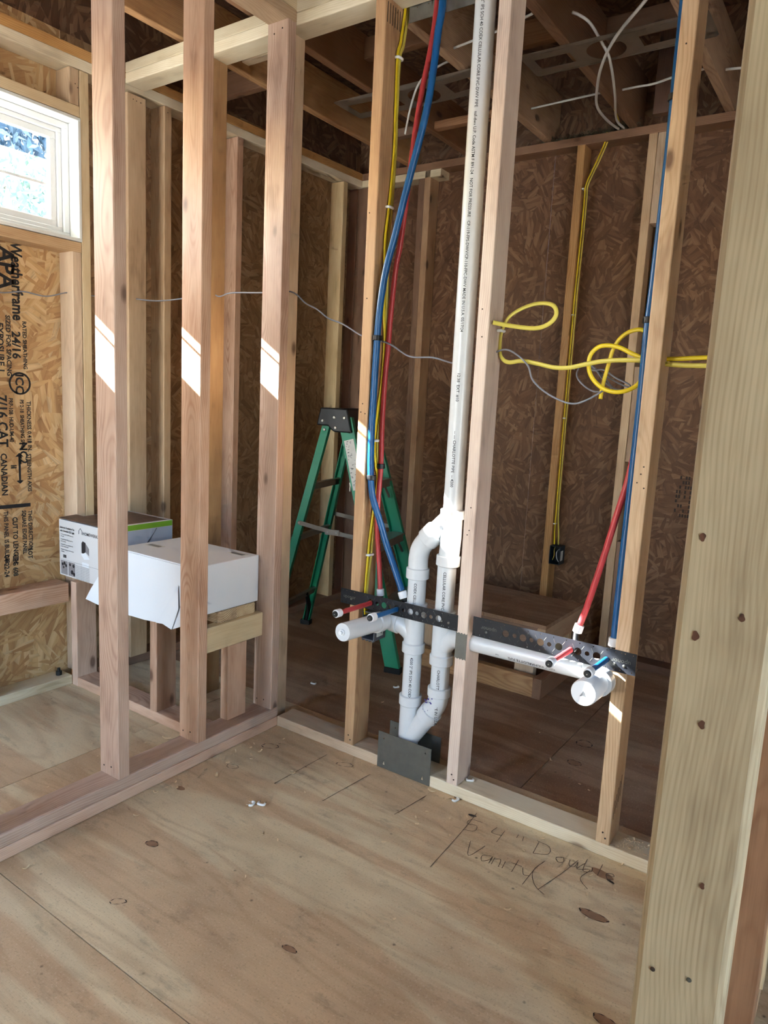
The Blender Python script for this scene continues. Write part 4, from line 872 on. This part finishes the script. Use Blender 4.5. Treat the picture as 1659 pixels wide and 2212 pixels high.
for a, b, out in ((F2, A2_, -Wd), (F4, A4_, Wd), (F1, A1_, -Wd), (F3, A3_, Wd)):
    fw_ = .07 if a in (F2, F4) else .046
    orib('foot', a + up * .012 - out * .012, U, Wd, up, fw_ + .006, .036, .024, 'rubber')
    d = (b - a).normalized(); sgn = -1 if a in (F2, F4) else 1
    # curved brace from rail foot to the lowest bar
    in_ = -out; zb = .20
    P = [a + up * .03 + in_ * .012, a + up * .07 + in_ * .016 + U * 0, a + up * .11 + in_ * .035, a + up * .16 + in_ * .075, a + up * (zb + .0) + in_ * .11]
    if a in (F1, F3):
        P = [p_ + d * 0 + U * ((p_.z / HC) * ((b - a).dot(U))) for p_ in P]
        v, f = sweep_geo(smooth_path(P, 5), [.024 - .010 * i / 20 for i in range(21)], 8, .45, True, U); centred('foot_brace', v, f, 'rubber', ld, True)
        for k in (.05, .10): turned('rivet', a + up * k + U * (k / HC * (b - a).dot(U)) + in_ * .010 + Wd * -.0, a + up * k + U * (k / HC * (b - a).dot(U)) - Wd * .02, [(0, .005), (.016, .005)], 'alu', ld, 8)
# cap
cc = (A1_ + A2_ + A3_ + A4_) / 4; half = (A4_ - A2_).dot(Wd) / 2 + .018
capv = []
prof = [(-.088, -.035), (-.03, -.036), (-.015, -.052), (.0, -.062), (.088, -.062), (.062, .045), (-.072, .045)]
for s_ in (-half, half): capv += [cc + Wd * s_ + U * u + up * (z_ + .002) for u, z_ in prof]
n = len(prof)
cap = centred('top_cap', capv, [tuple(range(n)), tuple(range(2 * n - 1, n - 1, -1))] + [(i, n + i, n + (i + 1) % n, (i + 1) % n) for i in range(n)], 'black', ld)
md = cap.modifiers.new('b', 'BEVEL'); md.width = .006; md.segments = 2
for u, z_ in ((-.058, -.012), (.0, .006), (.05, .006), (.008, -.04)):
    c = cc - Wd * (half) + U * u + up * z_; turned('rivet', c + Wd * .002, c - Wd * .003, [(0, .0075), (.003, .0075), (.005, .005)], 'alu', cap, 12)
c = cc - Wd * (half - .09) + U * .085 + up * -.02; turned('rivet', c, c + U * .006, [(0, .0075), (.005, .006)], 'alu', ld, 12)
c = lerp(F1, A1_, .955) - Wd * .002; turned('rivet', c, c - Wd * .004, [(0, .0065), (.004, .005)], 'alu', ld, 12)
# paper label and maker's oval on the near front rail
d = (A2_ - F2).normalized(); o_ = (-Wd - d * (-Wd).dot(d)).normalized(); s = d.cross(o_).normalized()
def railframe(t0): 
    c = F2 + d * t0
    return lambda u, v, w_: c + s * u + d * v + o_ * (.0006 + w_)
lb = prism('sticker', rect(-.024, -.115, .024, .115), railframe(.955), .0004, 'label', fr_near)
rb_ = random.Random(8)
print_bars(lambda u, v: railframe(.955)(u, v, .0006), [(u, v, u + rb_.uniform(.002, .009), v + rb_.uniform(.001, .004)) for u, v in [(rb_.uniform(-.022, .014), rb_.uniform(-.11, .108)) for _ in range(46)]], 'ink_soft', fr_near)
prism('emblem', [(.02 * math.cos(a), .03 * math.sin(a)) for a in [k * PI / 10 for k in range(20)]], railframe(.235), .0004, 'label', fr_near); prism('emblem', [(.016 * math.cos(a), .025 * math.sin(a)) for a in [k * PI / 10 for k in range(20)]], railframe(.235), .0007, 'blueoval', fr_near)

# ================================================================== PLATFORM BOX at the back
pf = thing('plywood_platform', (.4, 1.15, 0), 'low plywood-topped wooden platform against the back wall', 'platform')
px0, px1, py0, py1, pz = .02, .645, .94, 1.40, .305
board('top_sheet', (px0, py0, pz - .018), (px0 + .33, py1, pz), 'ply2', pf); board('top_sheet', (px0 + .3315, py0, pz - .018), (px1, py1, pz), 'ply2', pf)
lum('apron', (px0, py0 + .005, pz - .107), (px1 - .04, py0 + .043, pz - .0185), 'brown', pf); lum('apron', (px1 - .0385, py0 + .002, pz - .107), (px1 - .001, py1, pz - .0185), 'old', pf); lum('apron', (px0, py1 - .04, pz - .107), (px1 - .04, py1 - .002, pz - .0185), 'brown', pf)
for x_, y_ in ((px1 - .132, py0 + .005), (px0 + .02, py0 + .005), (px1 - .132, py1 - .043), (px0 + .02, py1 - .043)): lum('leg', (x_, y_, T + .052 if False else .0), (x_ + W, y_ + T, pz - .1075), 'tan', pf)
lum('base_rail', (px0 - .02, .884, 0), (.628, .922, .088), 'old', pf); lum('base_rail', (.6285, .884, 0), (.6665, 1.42, .088), 'brown', pf)

# ================================================================== BOXES on the knee wall
cb = thing('fan_carton', (-.74, -.16, .4725), 'printed ventilation fan carton with a green band, left on the knee wall', 'box')
cx0, cx1, cy0, cy1, cz0, cz1 = -.88, -.602, -.316, .005, .4728, .694
cbb = bx('body', (cx0, cy0, cz0), (cx1, cy1, cz1), 'box_print', cb, .002)
Ff = lambda u, v: (cx0 + u, cy0 - .0006, cz0 + v)
FP = lambda u, v, w_: (cx0 + u, cy0 - .0003 - w_, cz0 + v)
for body, size, u, v in [('Bathroom Ventilation Fan', .0115, .008, .187), ('with Dimmable LED Light', .0115, .008, .174), ('1.0 sone, suited to bathrooms up to', .0065, .012, .162), ('110 sq ft', .0065, .012, .154), ('Integrated quiet LED light with on', .0065, .012, .142), ('and off control', .0065, .012, .134), ('Designed for easy installation with', .0065, .012, .122), ('snap-fit metal bracket', .0065, .012, .114), ('Mounts to ceiling joist with included', .0065, .012, .102), ('hardware', .0065, .012, .094)]:
    lettering(body, size, lambda a, b, u=u, v=v: Ff(u + a, v + b), 'ink' if size > .01 else 'ink_soft', cbb, squeeze=.8 if size > .01 else .9, bold=.02)
lettering('HOMEWERKS', .017, lambda a, b: Ff(.158 + a, .180 + b), 'ink', cbb, bold=.01)
for seg in ([(.134, .180), (.134, .193), (.144, .203), (.154, .193), (.154, .180)],): sweep('print_house', [Ff(*p) for p in seg], .0009, 'ink', cbb, 5)
prism('print_fan', [(.150, .110), (.150, .148), (.158, .156), (.176, .152), (.176, .116), (.160, .108)], FP, .0003, 'photo_dark', cbb)
prism('print_fan', [(.176, .150), (.198, .132), (.198, .104), (.176, .116)], FP, .0003, 'photo_grey', cbb); prism('print_fan', [(.145, .105), (.176, .113), (.202, .092), (.166, .086)], FP, .0004, 'box_white', cbb); prism('print_button', rect(.152, .058, .195, .074), FP, .0002, 'box_white', cbb)
prism('print_photo', rect(.010, .006, .055, .060), FP, .0003, 'photo_grey', cbb); prism('print_photo', rect(.060, .006, .105, .060), FP, .0003, 'photo_grey', cbb)
for u, v, q in ((.022, .045, .006), (.035, .05, .007), (.045, .042, .006), (.028, .033, .005), (.085, .022, .009), (.098, .016, .007), (.072, .05, .006), (.095, .048, .007)): prism('print_photo_dark', circ(u, v, q, 8), lambda a, b, w_: FP(a, b, w_ + .0003), .0003, 'photo_dark', cbb)
for i in range(9): lettering('Measures 110 CFM duct 4 in steel body', .0055, lambda a, b, i=i: Ff(.110 + a, .052 - i * .0062 + b), 'ink_soft', cbb)
prism('print_line', rect(.008, .0635, .274, .0642), FP, .0003, 'ink_soft', cbb)
for i in range(9): prism('barcode_bar', rect(.026 + i * .0024, .072, .026 + i * .0024 + (.0014 if i % 3 else .0007), .084), FP, .0003, 'ink', cbb)
# open top flaps, coloured top and right sides
prism('top_photo', [(.012, .012), (.266, .012), (.266, .30), (.012, .30)], lambda u, v, w_: (cx0 + u, cy0 + v, cz1 + .0002 + w_), .0006, 'box_top', cbb)
for u in (.11, .15): prism('top_mark', rect(u, .03, u + .02, .045), lambda a, b, w_: (cx0 + a, cy0 + b, cz1 + .0008 + w_), .0004, 'box_white', cbb)
prism('flap', [(0, 0), (.278, 0), (.272, .02), (.20, .05), (.02, .062)], lambda u, v, w_: (cx0 + u, cy0 + v, cz1 + .004 + v * .12 + w_), .002, 'box_top', cbb) 
FR = lambda u, v, w_: (cx1 + .0003 + w_, cy0 + u, cz0 + v)
prism('side_photo', rect(.003, .003, .318, .196), FR, .0003, 'box_blue', cbb); prism('green_band', rect(.003, .198, .318, .219), FR, .0004, 'box_green', cbb)
prism('side_photo', [(.003, .003), (.318, .003), (.29, .11), (.18, .13), (.003, .12)], lambda u, v, w_: FR(u, v, w_ + .0003), .0003, 'box_slate', cbb); prism('side_photo', [(.19, .135), (.23, .18), (.24, .196), (.245, .196), (.2, .135)], lambda u, v, w_: FR(u, v, w_ + .0006), .0003, 'box_slate', cbb)
prism('side_photo', [(.165, .10), (.19, .112), (.21, .10), (.185, .086)], lambda u, v, w_: FR(u, v, w_ + .0007), .0003, 'box_white', cbb)

wbx = thing('white_carton', (-.3, -.18, .4725), 'plain white carton with hanging flaps beside the fan carton', 'box')
x0, x1, y0, y1, z0, z1 = -.5, -.072, -.328, -.041, .4728, .642
wbb = bx('body', (x0, y0, z0), (x1, y1, z1), 'box_white', wbx, .003)
# long front flap hanging over the edge
fl = [(x0 - .145, .428), (x0 - .02, .418), (-.30, .424), (-.2, .432), (-.15, .424), (-.115, .44), (-.098, .47), (-.092, .638), (x0 + .004, .638), (x0 - .12, .47)]
flap = lambda u, v, w_: (u, y0 - .001 - (z1 - v) * .12 - w_, v)
ffl = prism('front_flap', fl, flap, .0025, 'box_white', wbx)
prism('tape', [(-.236, .428), (-.14, .575), (-.125, .50), (-.15, .424), (-.2, .432)], lambda u, v, w_: flap(u, v, w_ + .0028 + max(0, (u + .236)) * .05), .0006, 'tape', ffl)
for lo in ((x0 + .03, y0 + .10), (x1 - .10, y1 - .06)):
    prism('sticker', rect(lo[0], lo[1], lo[0] + .075, lo[1] + .035), lambda u, v, w_: (u, v, z1 + .0002 + w_), .0004, 'label', wbb); print_bars(lambda u, v, lo=lo: (lo[0] + u, lo[1] + v, z1 + .0009), [(.006 + i * .0045, .008, .0085 + i * .0045, .026) for i in range(14)], 'ink_soft', wbb)

# ================================================================== SMALL LITTER
chips = []
def chipmesh(L, wd, curl):
    v, f = [], []
    for i in range(7):
        t_ = i / 6 - .5; x_ = t_ * L; z_ = curl * L * (t_ * t_) + .0006; q = wd * (1 - 1.4 * t_ * t_) / 2
        v += [(x_, -q, z_), (x_, q, z_ + .0004), (x_, q, z_ + .0014), (x_, -q, z_ + .001)]
    for i in range(6):
        for k in range(4): f.append((4 * i + k, 4 * i + (k + 1) % 4, 4 * i + 4 + (k + 1) % 4, 4 * i + 4 + k))
    f += [(0, 1, 2, 3), (27, 26, 25, 24)]
    me = bpy.data.meshes.new('chip'); me.from_pydata(v, [], f); me.materials.append(M['chip']); return me
CM = [chipmesh(.03, .008, .5), chipmesh(.018, .005, .9), chipmesh(.012, .004, .3), chipmesh(.009, .005, 0.)]
rc = random.Random(3)
def chip(x_, y_, z_, k, lab, grp):
    o = bpy.data.objects.new('wood_shaving', CM[k]); link(o, None, (x_, y_, z_)); o.rotation_euler = (rc.uniform(-.1, .1), rc.uniform(-.1, .1), rc.uniform(0, 6.3)); tag(o, lab, 'shaving', grp)
chip(.10, -.385, .001, 0, 'long curled shaving on the floor along the partition sill', None); chip(-.10, -.42, .078, 0, 'pale curled shaving on top of the partition sill', None); chip(-.18, -.36, .001, 0, 'pointed shaving on the floor beyond the partition sill', None); chip(.68, -.02, .001, 0, 'splinter on the floor at the corner of the front steel plate', None)
chip(.275, -.22, .001, 1, 'small forked shaving on the floor right of the corner', None); chip(.9, .42, .001, 1, 'white shaving on the floor beyond the right bay', None); chip(1.27, -.01, .001, 1, 'curl of wood against the sill at the right stud foot', None); chip(1.1, -.36, .001, 1, 'white flake on the floor below the pencilled note', None)
for i in range(26): chip(rc.uniform(.05, 1.3), -abs(rc.gauss(0, .25)) - .02, .001, rc.choice((2, 2, 3)), 'tiny wood flake scattered on the near floor', 'tiny flakes on the near floor')
for i in range(12): chip(rc.uniform(.03, .10), rc.uniform(-1.0, -.05), .001, rc.choice((2, 3, 1)), 'tiny wood flake along the foot of the partition sill', 'tiny flakes along the sill')
for i in range(10): chip(rc.uniform(-.6, -.12), rc.uniform(-.9, -.3), .001, rc.choice((2, 3)), 'tiny wood flake on the floor behind the partition', 'tiny flakes behind the partition')
for i in range(10): chip(rc.uniform(.1, 1.4), rc.uniform(.2, .9), .001, rc.choice((2, 3)), 'tiny wood flake on the far floor', 'tiny flakes on the far floor')
for i in range(8): chip(rc.uniform(1.26, 1.34), rc.uniform(.01, .08), T + .001, rc.choice((1, 2, 3)), 'wood flake in the sawdust at the right stud foot', 'flakes at the right stud foot')
def heap(name, label, pts, mat, s):
    V, Fc = [], []
    for (x_, y_, z_) in pts:
        o = len(V); q = s * rc.uniform(.5, 1.2)
        for dx, dy, dz in ((1, 0, 0), (-.5, .8, 0), (-.5, -.8, 0), (0, 0, .8)): 
            a = rc.uniform(0, 6); V.append((x_ + q * (dx * math.cos(a) - dy * math.sin(a)), y_ + q * (dx * math.sin(a) + dy * math.cos(a)), z_ + dz * q))
        Fc += [(o, o + 1, o + 3), (o + 1, o + 2, o + 3), (o + 2, o, o + 3)]
    return tag(centred(name, V, Fc, mat), label, 'dust', None, 'stuff')
heap('attic_dust', 'grey-green dust and insulation crumbs on the back top plate', [(rc.uniform(.18, .62), YB + abs(rc.gauss(0, .012)) - .002, 2.468 + abs(rc.gauss(0, .009))) for _ in range(900)] + [(rc.gauss(.56, .035), YB + abs(rc.gauss(0, .012)) - .004, 2.468 + abs(rc.gauss(0, .018))) for _ in range(700)], 'dust', .005)
heap('sawdust', 'sawdust spilled at the foot of the right stud', [(rc.gauss(1.275, .02), rc.uniform(.01, .08), T + .0004) for _ in range(260)], 'chip', .0016)
heap('sawdust', 'fine sawdust sprinkled on the floor along the plumbing sill', [(rc.uniform(.02, 1.35), -abs(rc.gauss(0, .02)) - .003, .0003) for _ in range(420)] + [(abs(rc.gauss(0, .02)) + .003, rc.uniform(-.9, 0), .0003) for _ in range(200)], 'chip', .0013)
bo = thing('anchor_bolt', (-.93, -.30, T), 'black anchor bolt on the left wall sill by the knee wall', 'bolt')
turned('stem', (-.93, -.3, T), (-.93, -.3, T + .03), [(0, .006), (.03, .006)], 'black', bo, 10); turned('nut', (-.93, -.3, T + .0005), (-.93, -.3, T + .018), [(0, .012), (.017, .012)], 'black', bo, 6)
# nails in the studs: dark nail heads as parts of the walls
def nailhole(p, n_, par, r=.0026, mat='knot_dark'):
    p = Vector(p); n_ = Vector(n_); turned('nail_head', p, p + n_ * .0012, [(0, r), (.0008, r), (.0011, r * .6)], mat, par, 8)
for y in (-.671, -.378, -.038):
    for dx, z_ in ((-.07, .10), (-.035, .105), (-.06, 2.35), (-.025, 2.36)): nailhole((dx, y, z_), (0, -1, 0), STUD[y])
for x1 in (B1, B2, B3):
    for dx, z_ in ((-.02, .07), (-.012, .055)): nailhole((x1 + dx, 0, z_), (0, -1, 0), STUD[x1])
    for z_ in [rc.uniform(.8, 2.2) for _ in range(5)]: nailhole((x1 - rc.uniform(.008, .03), 0, z_), (0, -1, 0), STUD[x1], .002)
M['knot_core'] = plain('knot_core', S(104, 66, 46), .7, var=.4)
for x_, z_, r_ in ((1.566, 1.092, .0035), (1.609, 1.02, .0034), (1.57, .993, .0042), (1.586, .904, .0038), (1.605, .735, .003), (1.62, 1.42, .004), (1.6, 1.62, .003)):
    meshobj('knot', [(x_ + r_ * math.cos(k) * (.8 + .2 * math.sin(3 * k + z_ * 40)), -1.1056, z_ + 1.25 * r_ * math.sin(k)) for k in [j * PI / 8 for j in range(16)]], [tuple(range(16))], 'knot_core', STUD['d'])
for x_, z_, m_ in ((1.568, .619, 'knot_dark'), (1.604, .626, 'galv_dark')): nailhole((x_, -1.105, z_), (0, -1, 0), STUD['d'], .0026, m_)
for y, z_ in ((-.21, 2.30), (-.2, 2.29), (.205, 2.34), (.05, 2.33), (.07, 2.33), (.035, 2.332)): nailhole((XW + (.005 if 0 < y < .1 else .0002), y, z_), (1, 0, 0), wl, .002)
# pencil ticks at the old studs
for i in range(5): bx('ink_tick', (B3 + .0001, .012 + i * .012, .11 + i * .012), (B3 + .0006, .014 + i * .012, .165 + i * .014), 'knot_dark', STUD[B3])
for i in range(6): bx('ink_tick', (B1 + .0001, .008 + i * .013, 2.31), (B1 + .0006, .011 + i * .013, 2.365), 'knot_dark', STUD[B1])

# ================================================================== OUTSIDE
gr = tag(meshobj('ground', [(-60, -60, -.4), (60, -60, -.4), (60, 60, -.4), (-60, 60, -.4)], [(0, 1, 2, 3)], 'ground'), 'pale gravel ground outside the building', 'ground', kind='structure')
hs_ = thing('neighbour_house', (-11, 5.5, -.4), 'white sided house seen through the left window', 'house')
bx('wall', (-14, 2.5, -.4), (-9.8, 9., 4.5), 'siding', hs_)
prism('roof', [(-9.55, 4.52), (-9.55, 4.6), (-11.9, 4.95), (-14.3, 4.6), (-14.3, 4.52)], lambda u, v, w_: (u, 2.3 + w_, v), 7., 'roofing', hs_)
bx('fascia', (-9.56, 2.3, 4.42), (-9.50, 9.3, 4.66), 'siding', hs_)
rt = random.Random(11)
def tree(label, base, h, cr, n, mat, lo, ls=1.):
    o = thing('tree', base, label, 'tree', 'trees outside the window'); b = Vector(base)
    sweep('trunk', smooth_path([b, b + Vector((.08, .05, h * .4)), b + Vector((-.05, .1, h * .8))], 5), [.13 - .008 * i for i in range(11)], 'bark', o, 8)
    for k in range(5):
        a = k * 1.3; c = b + Vector((0, 0, h * (.45 + .08 * k))); sweep('branch', smooth_path([c, c + Vector((math.cos(a) * cr * .5, math.sin(a) * cr * .5, .3)), c + Vector((math.cos(a) * cr * .9, math.sin(a) * cr * .9, .45))], 4), [.04 - .003 * i for i in range(9)], 'bark', o, 6)
    V, Fc = [], []
    for i in range(n):
        while True:
            p = Vector((rt.uniform(-1, 1), rt.uniform(-1, 1), rt.uniform(-1, 1)))
            if p.length < 1: break
        p = b + Vector((p.x * cr, p.y * cr, lo + (h - lo) * (p.z * .5 + .5))); e = Euler((rt.uniform(0, 6), rt.uniform(0, 6), rt.uniform(0, 6))).to_matrix(); q = rt.uniform(.05, .1) * ls; k0 = len(V)
        V += [p + e @ Vector(v_) for v_ in ((-q, 0, 0), (0, -q * .4, .01), (q, 0, 0), (0, q * .4, .01))]; Fc.append((k0, k0 + 1, k0 + 2, k0 + 3))
    f_ = centred('foliage', V, Fc, mat, o); f_['kind'] = 'stuff'
tree('tall bluish evergreen behind the white house outside the window', (-19.5, 8.8, -.4), 14.5, 4.2, 9000, 'leaf', 7.0, 2.4)
tree('smaller leafy tree in front of the white house outside the window', (-6.4, 2.2, -.4), 4.0, .75, 900, 'leaf2', 2.4)
tree('leafy tree at the left of the window view', (-8.6, 3.9, -.4), 4.9, .6, 700, 'leaf2', 2.9)
